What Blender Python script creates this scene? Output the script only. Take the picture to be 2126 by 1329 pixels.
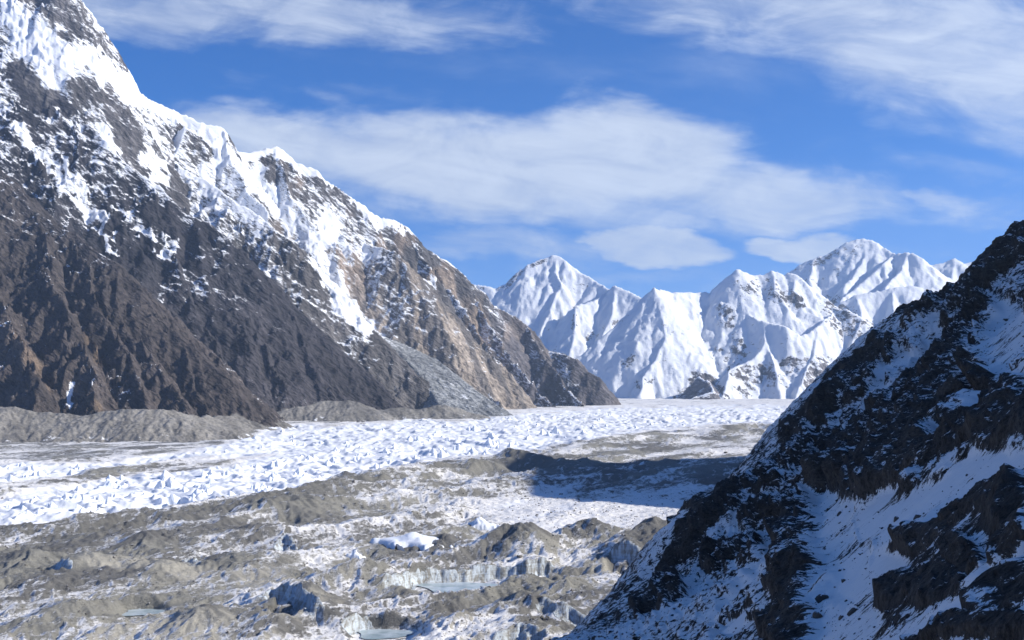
import bpy, math, random
import numpy as np
from mathutils import Vector

# ------------------------------------------------------------------ camera, sky, sun, exposure
for o in list(bpy.data.objects):
    bpy.data.objects.remove(o)
SC = bpy.context.scene
COL = SC.collection
F, CX, HZ, H = 2280.0, 1063.0, 795.0, 200.0      # focal length and horizon in photo pixels, camera height (m)
SUN_AZ, SUN_EL = 91.0, 30.0                       # degrees, clockwise from the view direction

cam = bpy.data.cameras.new("camera")
cam.sensor_width = 36.0
cam.lens = 36.0 * F / 2126.0
cam.shift_y = (HZ - 664.5) / 2126.0
cam.clip_start = 1.0
cam.clip_end = 120000.0
camo = bpy.data.objects.new("camera", cam)
camo.location = (0, 0, H)
camo.rotation_euler = (math.pi / 2, 0, 0)
COL.objects.link(camo)
SC.camera = camo

sun = bpy.data.lights.new("sun", 'SUN')
sun.energy = 5.0
sun.angle = math.radians(0.53)
sun.color = (1.0, 0.955, 0.88)
suno = bpy.data.objects.new("sun", sun)
_a, _e = math.radians(SUN_AZ), math.radians(SUN_EL)
SUNV = Vector((math.sin(_a) * math.cos(_e), math.cos(_a) * math.cos(_e), math.sin(_e)))
suno.rotation_euler = SUNV.to_track_quat('Z', 'Y').to_euler()
suno.location = (3000, 0, 4000)
COL.objects.link(suno)

SC.view_settings.view_transform = 'Standard'
SC.view_settings.look = 'None'
SC.view_settings.exposure = 0.52
SC.view_settings.gamma = 1.0
SC.view_settings.use_curve_mapping = False
SC.render.engine = 'CYCLES'
SC.cycles.max_bounces = 5
SC.cycles.diffuse_bounces = 2
SC.cycles.volume_bounces = 0
SC.cycles.use_denoising = True


class E:
    """tiny expression wrapper round shader sockets"""
    nt = None

    def __init__(s, sock): s.s = sock

    @staticmethod
    def _in(n, i, v):
        if isinstance(v, E): E.nt.links.new(v.s, n.inputs[i])
        else: n.inputs[i].default_value = v

    @staticmethod
    def op(name, *a, clamp=False):
        n = E.nt.nodes.new('ShaderNodeMath'); n.operation = name; n.use_clamp = clamp
        for i, v in enumerate(a): E._in(n, i, v)
        return E(n.outputs[0])
    def __add__(s, o): return E.op('ADD', s, o)
    __radd__ = __add__
    def __sub__(s, o): return E.op('SUBTRACT', s, o)
    def __rsub__(s, o): return E.op('SUBTRACT', o, s)
    def __mul__(s, o): return E.op('MULTIPLY', s, o)
    __rmul__ = __mul__
    def __truediv__(s, o): return E.op('DIVIDE', s, o)
    def max(s, o): return E.op('MAXIMUM', s, o)
    def min(s, o): return E.op('MINIMUM', s, o)
    def abs(s): return E.op('ABSOLUTE', s)
    def pow(s, o): return E.op('POWER', s, o)


def ss(x, a, b, to=(0.0, 1.0), kind='SMOOTHSTEP'):
    n = E.nt.nodes.new('ShaderNodeMapRange'); n.interpolation_type = kind; n.clamp = True
    for i, v in enumerate((x, a, b) + tuple(to)): E._in(n, i, v)
    return E(n.outputs[0])


def comb(x, y, z):
    n = E.nt.nodes.new('ShaderNodeCombineXYZ')
    for i, v in enumerate((x, y, z)): E._in(n, i, v)
    return E(n.outputs[0])


def sep(v):
    n = E.nt.nodes.new('ShaderNodeSeparateXYZ'); E._in(n, 0, v)
    return E(n.outputs[0]), E(n.outputs[1]), E(n.outputs[2])


def noise(v, scale=1.0, detail=4.0, rough=0.55, dist=0.0, dims='3D', kind='FBM', lac=2.0):
    n = E.nt.nodes.new('ShaderNodeTexNoise'); n.noise_dimensions = dims; n.noise_type = kind
    if v is not None: E._in(n, 'Vector', v)
    n.inputs['Scale'].default_value = scale; n.inputs['Detail'].default_value = detail
    n.inputs['Roughness'].default_value = rough; n.inputs['Distortion'].default_value = dist
    n.inputs['Lacunarity'].default_value = lac
    return E(n.outputs['Fac'])


def mixc(f, a, b):
    n = E.nt.nodes.new('ShaderNodeMix'); n.data_type = 'RGBA'
    E._in(n, 0, f)
    for i, v in ((6, a), (7, b)):
        if isinstance(v, E): E.nt.links.new(v.s, n.inputs[i])
        else: n.inputs[i].default_value = tuple(v) + (1.0,)
    return E(n.outputs[2])


def scalec(c, f):
    n = E.nt.nodes.new('ShaderNodeVectorMath'); n.operation = 'SCALE'
    if isinstance(c, E): E.nt.links.new(c.s, n.inputs[0])
    else: n.inputs[0].default_value = c
    E._in(n, 'Scale', f)
    return E(n.outputs[0])


def make_world():
    w = bpy.data.worlds.new("World"); SC.world = w; w.use_nodes = True
    nt = w.node_tree; nt.nodes.clear(); E.nt = nt
    sky = nt.nodes.new('ShaderNodeTexSky'); sky.sky_type = 'NISHITA'; sky.sun_disc = False
    sky.sun_elevation = math.radians(SUN_EL); sky.sun_rotation = math.radians(SUN_AZ)
    sky.altitude = 3800; sky.air_density = 1.0; sky.dust_density = 0.3; sky.ozone_density = 2.5
    tc = nt.nodes.new('ShaderNodeTexCoord')
    dx, dy, dz = sep(E(tc.outputs['Generated']))
    ady = dy.abs().max(0.12)
    a = dx / ady * (F / 1000) + CX / 1000
    b = HZ / 1000 - dz / ady * (F / 1000)
    # wind-drawn warp, then soft cloud bodies given by centre, half axes and tilt (kilo-pixels)
    p = comb(a, b * 2.6, 0.0)
    n1 = noise(p, 3.0, 6, 0.6); n2 = noise(comb(a, b * 2.2, 7.3), 2.6, 5, 0.55)
    n3 = noise(comb(a, b * 1.6, 4.4), 11.0, 4, 0.6)
    wa = a + (n1 - 0.5) * 0.26 + (n3 - 0.5) * 0.06; wb = b + (n2 - 0.5) * 0.19 + (n3 - 0.5) * 0.05
    streak = noise(comb(a * 0.9 + b * 0.35, b * 6.0 - a * 0.9, 3.0), 2.2, 7, 0.62, 0.6)
    puff = noise(comb(a, b * 1.8, 11.0), 5.5, 7, 0.6, 0.3)
    bodies = [  # cx, cy, rx, ry, tilt deg, soft, weight
        (0.99, 0.345, 0.40, 0.105, 4, .40, 1.0), (1.34, 0.33, 0.24, 0.10, 14, .42, 1.0),
        (0.62, 0.305, 0.30, 0.065, 10, .5, .95), (0.83, 0.385, 0.22, 0.07, 5, .6, .7),
        (1.55, 0.405, 0.30, 0.062, 4, .5, .9), (1.30, 0.43, 0.34, 0.045, 3, .6, .7),
        (1.37, 0.505, 0.15, 0.046, 10, .24, .95), (1.07, 0.505, 0.27, 0.040, 2, .7, .66),
        (1.655, 0.512, 0.11, 0.038, 5, .26, .95), (1.86, 0.535, 0.2, 0.03, 0, .8, .4),
        (1.93, 0.085, 0.50, 0.140, 15, .5, .82), (2.30, 0.20, 0.55, 0.13, 8, .5, .85),
        (1.62, 0.03, 0.45, 0.08, 10, .7, .7),
        (0.40, 0.02, 0.60, 0.055, 2, .7, .75), (0.30, 0.05, 0.30, 0.045, 3, .8, .6), (0.80, 0.065, 0.16, 0.02, 4, .9, .4),
        (0.75, 0.195, 0.13, 0.026, 8, .9, .42), (0.50, 0.155, 0.10, 0.03, -5, .9, .2),
        (1.93, 0.415, 0.12, 0.018, 2, .8, .7), (2.02, 0.335, 0.17, 0.035, 6, .9, .5), (1.85, 0.24, 0.06, 0.08, 0, .9, .4),
        (1.98, 0.43, 0.25, 0.03, -3, .9, .45), (1.35, 0.57, 0.32, 0.025, 2, .9, .45),
    ]
    m = None
    for cx, cy, rx, ry, t, soft, wt in bodies:
        c, s = math.cos(math.radians(t)), math.sin(math.radians(t))
        X = wa - cx; Y = wb - cy
        r = E.op('SQRT', ((X * (c / rx) + Y * (s / rx)).pow(2.0) + (Y * (c / ry) - X * (s / ry)).pow(2.0)))
        k = ss(r, 1.12 + soft * 1.25, 0.95 - soft) * wt
        m = k if m is None else m.max(k)
    fib = noise(comb(a * 0.7 + b * 0.5, b * 9.0 - a * 1.6, 5.0), 3.4, 8, 0.66, 1.2)
    soft_n = noise(comb(a, b * 2.4, 9.0), 4.2, 8, 0.62, 0.8)
    tex = ss(fib * 0.22 + streak * 0.2 + soft_n * 0.68, 0.34, 0.82)
    gen = ss(noise(comb(a * 0.8, b * 3.4, 21.0), 1.6, 6, 0.6, 0.4), 0.50, 0.85) * 0.3 * (0.4 + tex)
    dens = ss(m * 1.3 - (1.0 - tex) * 0.60, -0.12, 1.15)
    dens = dens.max(gen) * ss(dz, -0.02, 0.03)
    bw = nt.nodes.new('ShaderNodeBackground'); bw.inputs['Strength'].default_value = 0.080
    hs = nt.nodes.new('ShaderNodeHueSaturation'); hs.inputs['Saturation'].default_value = 1.46; hs.inputs['Value'].default_value = 1.25
    nt.links.new(sky.outputs[0], hs.inputs['Color'])
    tint = nt.nodes.new('ShaderNodeVectorMath'); tint.operation = 'MULTIPLY'; tint.inputs[1].default_value = (1.12, 0.90, 1.16)
    nt.links.new(hs.outputs[0], tint.inputs[0]); nt.links.new(tint.outputs[0], bw.inputs['Color'])
    bc = nt.nodes.new('ShaderNodeBackground'); bc.inputs['Color'].default_value = (0.74, 0.81, 0.91, 1)
    E._in(bc, 'Strength', 0.70 + tex * 0.16)
    mx = nt.nodes.new('ShaderNodeMixShader'); out = nt.nodes.new('ShaderNodeOutputWorld')
    E._in(mx, 0, dens * 0.84); nt.links.new(bw.outputs[0], mx.inputs[1]); nt.links.new(bc.outputs[0], mx.inputs[2])
    nt.links.new(mx.outputs[0], out.inputs['Surface'])


make_world()

# ------------------------------------------------------------------ numpy helpers
RNG = np.random.RandomState(7)
PERM = RNG.permutation(256).astype(np.int32)
GA = RNG.rand(256) * 2 * np.pi
GCX, GCY = np.cos(GA).astype(np.float32), np.sin(GA).astype(np.float32)
RX, RY = RNG.rand(256).astype(np.float32), RNG.rand(256).astype(np.float32)


def hsh(i, j, s): return PERM[(PERM[(PERM[(i + s) & 255] + j) & 255] + i) & 255]


def gn(x, y, s=0):
    xf = np.floor(x); yf = np.floor(y)
    i = xf.astype(np.int32); j = yf.astype(np.int32)
    fx = (x - xf).astype(np.float32); fy = (y - yf).astype(np.float32)
    u = fx * fx * fx * (fx * (fx * 6 - 15) + 10); v = fy * fy * fy * (fy * (fy * 6 - 15) + 10)
    def g(a, b):
        h = hsh(i + a, j + b, s)
        return GCX[h] * (fx - a) + GCY[h] * (fy - b)
    n0 = g(0, 0); n0 = n0 + u * (g(1, 0) - n0)
    n1 = g(0, 1); n1 = n1 + u * (g(1, 1) - n1)
    return (n0 + v * (n1 - n0)) * 1.5


def fbm(x, y, s=0, o=4, gain=.5):
    r = 0; a = 1.0
    for k in range(o):
        r = r + a * gn(x * 2 ** k + 13.7 * k, y * 2 ** k - 9.1 * k, s + k); a *= gain
    return r


def ridged(x, y, s=0, o=4, gain=.5):
    r = 0; a = 1.0; w = 1.0
    for k in range(o):
        n = 1 - np.abs(gn(x * 2 ** k + 5.3 * k, y * 2 ** k + 3.1 * k, s + k)); n = n * n * w
        r = r + a * n; w = np.clip(n * 1.6, 0, 1); a *= gain
    return r


def sst(a, b, x):
    t = np.clip((x - a) / (b - a), 0, 1)
    return t * t * (3 - 2 * t)


def carve(x, y, gx, gy, wl, amp, seed, octs=4, gain=.5, wt=1.0):
    """rills and ribs running down the slope, each octave following the slope left by the one before"""
    dz = np.zeros_like(x); gx = gx.copy(); gy = gy.copy()
    f = 1.0 / wl
    for k in range(octs):
        gl = np.sqrt(gx * gx + gy * gy) + 1e-5
        sx, sy = -gy / gl, gx / gl
        px, py = x * f, y * f
        i = np.floor(px); j = np.floor(py)
        fx = (px - i).astype(np.float32); fy = (py - j).astype(np.float32)
        i = i.astype(np.int32); j = j.astype(np.int32)
        C = 0; S = 0; W = 0
        for a in (-1, 0, 1):
            for b in (-1, 0, 1):
                h = hsh(i + a, j + b, seed + k)
                vx = fx - a - RX[h]; vy = fy - b - RY[h]
                w = np.exp(-2.6 * (vx * vx + vy * vy))
                ph = (vx * sx + vy * sy) * (2 * np.pi * .9)
                C = C + w * np.cos(ph); S = S + w * np.sin(ph); W = W + w
        C /= W; S /= W
        m = np.sqrt(C * C + S * S) + 1e-4
        sc = np.minimum(1.0, 1.6 * m) / m
        C *= sc; S *= sc
        e = sst(.12, .55, gl) * wt
        dz += amp * C * e
        d = -S * (2 * np.pi * .9) * f * amp * e
        gx += d * sx; gy += d * sy
        amp *= gain; f *= 2.03
    return dz


def g_lin(Y): return 0.008 * np.maximum(Y - 1000.0, 0)


def gY(py, h=0.0):        # depth of a point h metres above the glacier surface seen at photo row py
    return (H + 8.0 - h) * F / (py - HZ + 0.008 * F)


def P(px, py, Y): return ((px - CX) / F * Y, Y, H + (HZ - py) / F * Y)


def grid(px0, px1, dpx, ys):
    px = np.arange(px0, px1, dpx); u = (px - CX) / F
    U, Y = np.meshgrid(u, ys)
    return U * Y, Y, U


def grad(Z, U, Y):
    zu = np.gradient(Z, axis=1) / np.gradient(U, axis=1)
    zy = np.gradient(Z, axis=0) / np.gradient(Y, axis=0)
    return zu / Y, zy - zu * U / Y


def geo(y0, y1, r):
    n = int(math.log(y1 / y0) / r)
    return y0 * np.exp(np.linspace(0, math.log(y1 / y0), n))


def env(x, y, pts, slope, foot=None, concave=0.0):
    """height field of one ridge: polyline (x, y, z) with falling sides; returns height and distance to the crest"""
    best = np.full(x.shape, -1e5); bd = np.full(x.shape, 1e9)
    for (ax, ay, az), (bx, by, bz) in zip(pts[:-1], pts[1:]):
        ex, ey = bx - ax, by - ay
        t = np.clip(((x - ax) * ex + (y - ay) * ey) / (ex * ex + ey * ey + 1e-6), 0, 1)
        d = np.hypot(x - ax - t * ex, y - ay - t * ey)
        dd = d
        z = az + t * (bz - az) - slope * (dd if not concave else concave * (1 - np.exp(-dd / concave)) * .6 + dd * .4)
        m = z > best
        best = np.where(m, z, best); bd = np.where(m, d, bd)
    return best, bd


def near_line(x, y, pts):
    """height along a line at its nearest point, and the distance to it"""
    bz = np.zeros(x.shape); bd = np.full(x.shape, 1e9)
    for (ax, ay, az), (bx, by, bz_) in zip(pts[:-1], pts[1:]):
        ex, ey = bx - ax, by - ay
        t = np.clip(((x - ax) * ex + (y - ay) * ey) / (ex * ex + ey * ey + 1e-6), 0, 1)
        d = np.hypot(x - ax - t * ex, y - ay - t * ey); m = d < bd
        bd = np.where(m, d, bd); bz = np.where(m, az + t * (bz_ - az), bz)
    return bz, bd


def sdist(px, py, pts):
    bd = np.full(px.shape, 1e9)
    for (ax, ay), (bx, by) in zip(pts[:-1], pts[1:]):
        ex, ey = bx - ax, by - ay
        t = np.clip(((px - ax) * ex + (py - ay) * ey) / (ex * ex + ey * ey + 1e-6), 0, 1)
        bd = np.minimum(bd, np.hypot(px - ax - t * ex, py - ay - t * ey))
    return bd


def tag(o, label, cat=None, kind=None, group=None):
    o["label"] = label
    if cat: o["category"] = cat
    if kind: o["kind"] = kind
    if group: o["group"] = group
    return o


def mesh_obj(name, V, Q, mat, attrs=None, smooth=True):
    me = bpy.data.meshes.new(name)
    V = np.asarray(V, np.float32); Q = np.asarray(Q, np.int32)
    k = Q.shape[1]
    me.vertices.add(len(V)); me.vertices.foreach_set('co', V.ravel())
    me.loops.add(Q.size); me.loops.foreach_set('vertex_index', Q.ravel())
    me.polygons.add(len(Q)); me.polygons.foreach_set('loop_start', np.arange(0, Q.size, k, dtype=np.int32))
    me.update(calc_edges=True)
    me.polygons.foreach_set('use_smooth', np.full(len(Q), smooth, dtype=bool))
    for n, v in (attrs or {}).items():
        v = np.asarray(v, np.float32)
        if v.ndim == 1:
            at = me.attributes.new(n, 'FLOAT', 'POINT'); at.data.foreach_set('value', v)
        else:
            at = me.attributes.new(n, 'FLOAT_VECTOR', 'POINT'); at.data.foreach_set('vector', v.ravel())
    me.materials.append(mat)
    me.validate()
    o = bpy.data.objects.new(name, me); COL.objects.link(o)
    return o


def grid_obj(name, X, Y, Z, mat, attrs, sel=None):
    r, c = X.shape
    V = np.stack([X, Y, Z], -1).reshape(-1, 3)
    I = np.arange(r * c).reshape(r, c)
    Q = np.stack([I[:-1, :-1], I[:-1, 1:], I[1:, 1:], I[1:, :-1]], -1).reshape(-1, 4)
    A = {k: v.reshape(-1, 3) if v.ndim == 3 else v.ravel() for k, v in attrs.items()}
    if sel is not None:
        Q = Q[sel[:-1, :-1].ravel()]
        used = np.zeros(r * c, bool); used[Q.ravel()] = True
        remap = np.cumsum(used) - 1
        Q = remap[Q]; V = V[used]; A = {k: v[used] for k, v in A.items()}
    return mesh_obj(name, V, Q, mat, A)


def sample(G, px, Y):
    """bilinear look-up of a grid (dict px0, dpx, ys, Z) at photo column px and depth Y"""
    c = (px - G['px0']) / G['dpx']; r = np.interp(Y, G['ys'], np.arange(len(G['ys'])))
    c0 = int(np.clip(math.floor(c), 0, G['Z'].shape[1] - 2)); r0 = int(np.clip(math.floor(r), 0, G['Z'].shape[0] - 2))
    fc, fr = c - c0, r - r0; Z = G['Z']
    return (Z[r0, c0] * (1 - fc) + Z[r0, c0 + 1] * fc) * (1 - fr) + (Z[r0 + 1, c0] * (1 - fc) + Z[r0 + 1, c0 + 1] * fc) * fr


# ------------------------------------------------------------------ materials
def new_mat(name):
    m = bpy.data.materials.new(name); m.use_nodes = True
    nt = m.node_tree; nt.nodes.clear(); E.nt = nt
    bs = nt.nodes.new('ShaderNodeBsdfPrincipled'); out = nt.nodes.new('ShaderNodeOutputMaterial')
    nt.links.new(bs.outputs[0], out.inputs['Surface'])
    return m, nt, bs


def attr(name, vec=False):
    n = E.nt.nodes.new('ShaderNodeAttribute'); n.attribute_name = name
    return E(n.outputs['Vector' if vec else 'Fac'])


def bump(h, strength, dist, normal=None):
    n = E.nt.nodes.new('ShaderNodeBump'); n.inputs['Distance'].default_value = dist
    E._in(n, 'Strength', strength); E._in(n, 'Height', h)
    if normal is not None: E._in(n, 'Normal', normal)
    return E(n.outputs[0])


def geom(which):
    n = E.nt.nodes.new('ShaderNodeNewGeometry'); return E(n.outputs[which])


SNOW = (0.82, 0.835, 0.855)


def terrain_mat(name, unit, slope_k=0.9, slope_0=0.7, noise_k=0.8, edge=0.06, bump_d=1.0, stretch=(1, 1, 1), rot=0.0, aspect_k=0.0, snowc=SNOW, rough_rock=0.9, var=0.9, ledge=0.22, snow_flat=0.8):
    """rock or debris with lying snow. unit: size in m of the finest clear grain; attribute snow = share covered, rock = stone colour"""
    m, nt, bs = new_mat(name)
    pos = geom('Position')
    mp = nt.nodes.new('ShaderNodeMapping'); E._in(mp, 'Vector', pos)
    mp.inputs['Rotation'].default_value = rot if isinstance(rot, tuple) else (0, 0, rot)
    mp.vector_type = 'TEXTURE' if isinstance(rot, tuple) else 'POINT'; mp.inputs['Scale'].default_value = stretch
    q = E(mp.outputs[0])
    nx, ny, nz = sep(geom('Normal'))
    nf = noise(q, 1.0 / (unit * 4), 8, 0.72, 0.35)          # patches
    ng = noise(q, 1.0 / (unit * 18), 6, 0.62, 0.5)
    rr = noise(q, 1.0 / (unit * 1.5), 6, 0.78)
    cov = attr('snow') + (nz - slope_0) * slope_k + (nf - 0.5) * noise_k * 2.0 + (ng - 0.5) * noise_k + (rr - 0.5) * noise_k * 0.5
    bn = bump(noise(q, 1.0 / (unit * 4), 3.5, 0.62, 0.35), 1.0, bump_d)
    _, _, bnz = sep(bn)
    cov = cov + (bnz - nz) * ledge
    if aspect_k: cov = cov - nx * aspect_k
    sn = ss(cov, 0.5 - edge, 0.5 + edge)
    rock = attr('rock', True)
    crn = noise(q, 1.0 / (unit * 7), 5, 0.6, 1.2)
    cr = ss(crn, 0.42, 0.5) * ss(crn, 0.58, 0.5)
    tone = 1.0 + (nf - 0.5) * var * 3.0 + (rr - 0.5) * var * 2.6 + (ng - 0.5) * var * 1.4 - cr * 0.28 * var
    rockc = scalec(rock, tone.max(0.15))
    col = mixc(sn, rockc, snowc)
    nt.links.new(col.s, bs.inputs['Base Color'])
    E._in(bs, 'Roughness', 0.9 - sn * 0.25)
    bs.inputs['Specular IOR Level'].default_value = 0.2
    nm = nt.nodes.new('ShaderNodeMix'); nm.data_type = 'VECTOR'; E._in(nm, 0, sn * snow_flat)
    nt.links.new(bn.s, nm.inputs[4]); nt.links.new(geom('Normal').s, nm.inputs[5])
    nt.links.new(nm.outputs[1], bs.inputs['Normal'])
    return m


def base_terms(x, y, wamp, wwl, s=50):
    return x + wamp * fbm(x / wwl, y / wwl, s, 3), y + wamp * fbm(x / wwl + 31, y / wwl - 17, s + 5, 3)


def project(X, Y, Z): return CX + F * X / Y, HZ - F * (Z - H) / Y


def stroke(cov, ppx, ppy, pts, r, val, gate=None):
    """lays snow (or bares rock) along a line of photo points"""
    d = sdist(ppx, ppy, pts)
    k = sst(r * 1.5, r * 0.35, d)
    if gate is not None: k = k * gate
    return cov + (val - cov) * k


# ------------------------------------------------------------------ left mountain wall
def build_left():
    ys = geo(3020, 8100, 0.00138)
    px0, dpx = -150.0, 2.55
    X, Y, U = grid(px0, 1330, dpx, ys)
    wx, wy = base_terms(X, Y, 34, 330)
    R = {  # photo column, photo row, depth
        'brown_spur': [(-260, 130, 5450), (-150, 230, 5300), (0, 355, 5100), (80, 438, 4980), (139, 480, 4900), (236, 547, 4750), (291, 602, 4660), (329, 653, 4600), (375, 703, 4520), (421, 737, 4450), (464, 775, 4380), (501, 821, 4320), (530, 862, 4280)],
        'dark_spur': [(-80, 0, 6350), (7, 80, 6250), (45, 125, 6200), (76, 156, 6150), (100, 200, 6100), (121, 196, 6080), (145, 215, 6050), (180, 256, 5980), (221, 294, 5900), (249, 322, 5870), (305, 370, 5800), (350, 410, 5740), (388, 446, 5700), (421, 459, 5660), (476, 497, 5600), (518, 539, 5560), (548, 581, 5530), (581, 611, 5500), (640, 660, 5470), (700, 715, 5450), (760, 772, 5400), (820, 842, 5340)],
        'grey_spur': [(380, 262, 6750), (365, 330, 6500), (400, 360, 6400), (480, 410, 6250), (540, 447, 6180), (600, 500, 6100), (654, 557, 6040), (694, 600, 6000), (741, 669, 5930), (770, 698, 5900), (817, 730, 5840), (845, 752, 5800), (863, 781, 5780), (882, 812, 5760), (892, 842, 5740)],
        'tan_spur': [(700, 430, 7350), (735, 490, 7180), (760, 507, 7100), (820, 521, 6950), (855, 556, 6850), (885, 600, 6790), (912, 630, 6750), (935, 682, 6700), (960, 740, 6650), (1000, 785, 6600), (1040, 822, 6550), (1080, 852, 6500)],
        'snow_ridge': [(-140, -60, 6750), (60, -90, 6650), (120, -60, 6620), (149, 0, 6600), (159, 31, 6610), (166, 55, 6620), (187, 100, 6650), (239, 152, 6720), (266, 180, 6750), (310, 203, 6800), (360, 225, 6850), (405, 249, 6880), (429, 257, 6900), (460, 264, 6920), (467, 284, 6930), (495, 313, 7000), (523, 318, 7050), (571, 300, 7150), (595, 318, 7180), (613, 336, 7200), (658, 353, 7250), (675, 374, 7270), (700, 388, 7300), (752, 424, 7350), (784, 452, 7400), (817, 458, 7450), (849, 474, 7500), (878, 507, 7550), (907, 532, 7570), (961, 568, 7600), (979, 586, 7620), (1015, 608, 7650), (1026, 629, 7670), (1059, 651, 7700), (1091, 673, 7670), (1124, 702, 7630), (1142, 727, 7600), (1192, 745, 7500), (1210, 770, 7460), (1243, 781, 7400), (1254, 806, 7370), (1264, 828, 7350), (1290, 845, 7340)],
    }
    ribs = {  # side ribs that belong to one of the ridges above
        'tan_spur': [[(820, 521, 6950), (775, 590, 6850), (725, 655, 6750)], [(855, 556, 6850), (805, 625, 6740), (765, 672, 6640)], [(888, 605, 6790), (845, 660, 6650), (800, 705, 6480)], [(912, 632, 6750), (888, 700, 6520), (858, 742, 6330)],
                     [(912, 630, 6750), (955, 720, 6600), (1010, 800, 6420), (1045, 848, 6300)]],
        'snow_ridge': [[(571, 300, 7150), (590, 390, 6900), (640, 455, 6800), (690, 500, 6780)], [(700, 388, 7300), (690, 450, 7120), (725, 505, 6950), (700, 560, 6850)], [(460, 264, 6920), (470, 330, 6720), (520, 400, 6560), (560, 440, 6450)], [(266, 180, 6750), (245, 260, 6520), (270, 330, 6380)],
                       [(878, 507, 7550), (905, 570, 7350), (960, 640, 7180), (1010, 720, 7000), (1050, 790, 6820), (1088, 845, 6620)], [(979, 586, 7620), (1030, 680, 7350), (1075, 760, 7150), (1120, 815, 6980), (1150, 842, 6850)], [(1091, 673, 7670), (1135, 750, 7400), (1180, 810, 7200), (1215, 842, 7050)],
                       [(849, 474, 7500), (860, 520, 7380), (890, 560, 7250)]],
        'dark_spur': [[(145, 215, 6050), (175, 330, 5750), (225, 430, 5560), (285, 520, 5380)], [(305, 370, 5800), (340, 480, 5550), (380, 580, 5330), (430, 680, 5150), (470, 760, 4980)], [(476, 497, 5600), (500, 600, 5380), (545, 700, 5200), (590, 790, 5050), (620, 845, 4980)], [(581, 611, 5500), (630, 710, 5320), (670, 790, 5180), (700, 840, 5100)],
                      [(7, 80, 6250), (20, 190, 5950), (60, 300, 5700), (100, 390, 5500)]],
        'brown_spur': [[(0, 355, 5100), (-30, 520, 4700), (10, 640, 4350), (60, 760, 4050), (100, 850, 3850)], [(80, 438, 4980), (100, 560, 4600), (150, 680, 4300), (190, 790, 4050), (215, 852, 3900)], [(236, 547, 4750), (260, 660, 4480), (330, 770, 4220), (380, 850, 4040)], [(139, 480, 4900), (190, 600, 4600), (260, 730, 4280), (300, 840, 4020)], [(375, 703, 4520), (410, 790, 4330), (440, 865, 4180)]],
        'grey_spur': [[(480, 410, 6250), (505, 470, 6100), (560, 530, 5980)], [(600, 500, 6100), (620, 570, 5950), (660, 640, 5830), (700, 690, 5760)]],
    }
    slopes = {'brown_spur': 0.98, 'dark_spur': 1.12, 'grey_spur': 1.1, 'tan_spur': 1.15, 'snow_ridge': 1.5}
    names = list(R)
    zs, ds, rd = [], [], []
    for n in names:
        z, d = env(wx, wy, [P(*p) for p in R[n]], slopes[n])
        d0 = d.copy(); rdn = np.full(X.shape, 1e9)
        for rb in ribs.get(n, []):
            z2, d2 = env(wx, wy, [P(*p) for p in rb], slopes[n] * 1.1)
            mm = z2 > z; z = np.where(mm, z2, z); d = np.where(mm, d2, d); rdn = np.minimum(rdn, d2)
        zs.append(z); ds.append(np.minimum(d0, 400)); rd.append(rdn)
    zs = np.array(zs); L = np.argmax(zs, 0)
    Z = np.max(zs, 0)
    crest = np.take_along_axis(np.array(ds), L[None], 0)[0]
    # scree-filled gully glacier and till apron at the foot
    fz, fd = near_line(X, Y, [P(*p) for p in [(600, 440, 6980), (640, 492, 6900), (690, 592, 6780), (750, 680, 6560), (815, 712, 6350), (872, 742, 6150), (912, 778, 5950), (950, 815, 5750), (985, 848, 5560), (1005, 868, 5420)]])
    fz = fz - 1.1 * np.maximum(fd - np.interp(Y, [5400, 5800, 6400], [190, 125, 70]), 0)
    moraine = [[(-160, 835, 3560), (0, 846, 3560), (60, 856, 3570), (150, 858, 3580), (215, 855, 3600), (300, 850, 3620), (345, 850, 3640), (400, 862, 3850), (450, 866, 4100), (500, 862, 4300)],
               [(500, 822, 4420), (525, 842, 4380), (556, 866, 4400)], [(556, 856, 4900), (620, 846, 4980), (680, 833, 5060), (722, 830, 5080), (760, 848, 5080), (870, 850, 5180), (905, 842, 5250), (960, 850, 5300)]]
    mz = np.full(X.shape, -1e5)
    for k, mp in enumerate(moraine):
        z, d = env(X + 18 * gn(X / 90, Y / 90, 3), Y, [P(*p) for p in mp], (0.34, 0.60, 0.34)[k]); mz = np.maximum(mz, z)
    g = g_lin(Y)
    # grey snow-streaked slope at the far left foot
    # slopes flatten into scree where they reach the foot
    foot = sst(260, 0, Z - g - 30)
    gx, gy = grad(Z, U, Y)
    wt = sst(0, 150, crest) * .85 + .15
    dz = carve(X, Y, gx, gy, 250, 27, 11, 5, .52, wt * np.where(L == 4, .55, 1.0) * np.clip(.62 + 1.0 * fbm(X / 700, Y / 700, 118, 3), .12, 1.3))
    rough = ridged((X + .5 * Y) / 120, (Y - .2 * X) / 80, 4, 5, .55) - .95
    tower = sst(95, 20, project(X, Y, Z)[1]) * sst(230, 120, project(X, Y, Z)[0])
    Z2 = Z + dz * (1 - .5 * foot) + rough * (20 + 12 * tower) * (.35 + .65 * sst(0, 90, crest)) + (ridged(X / 34, Y / 34, 9, 3) - .9) * 6.5 * (.3 + .7 * sst(0, 60, crest))
    # tilted beds stand out as ledges
    bed = (Z2 + .62 * X + 45 * fbm(X / 260, Y / 260, 128, 3)) / 62
    saw = bed - np.floor(bed); saw = np.where(saw < .8, saw / .8, (1 - saw) / .2)
    Z2 = Z2 + 13 * (saw ** 1.5 - .4) * sst(0, 90, crest) * (1 - foot) * np.clip(.6 + fbm(X / 380, Y / 380, 129, 3), 0, 1.3)
    mgx, mgy = grad(mz, U, Y)
    Zm = mz + carve(X, Y, mgx, mgy, 46, 3.6, 121, 4, .62) + fbm(X / 170, Y / 130, 22, 5) * 9
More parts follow.
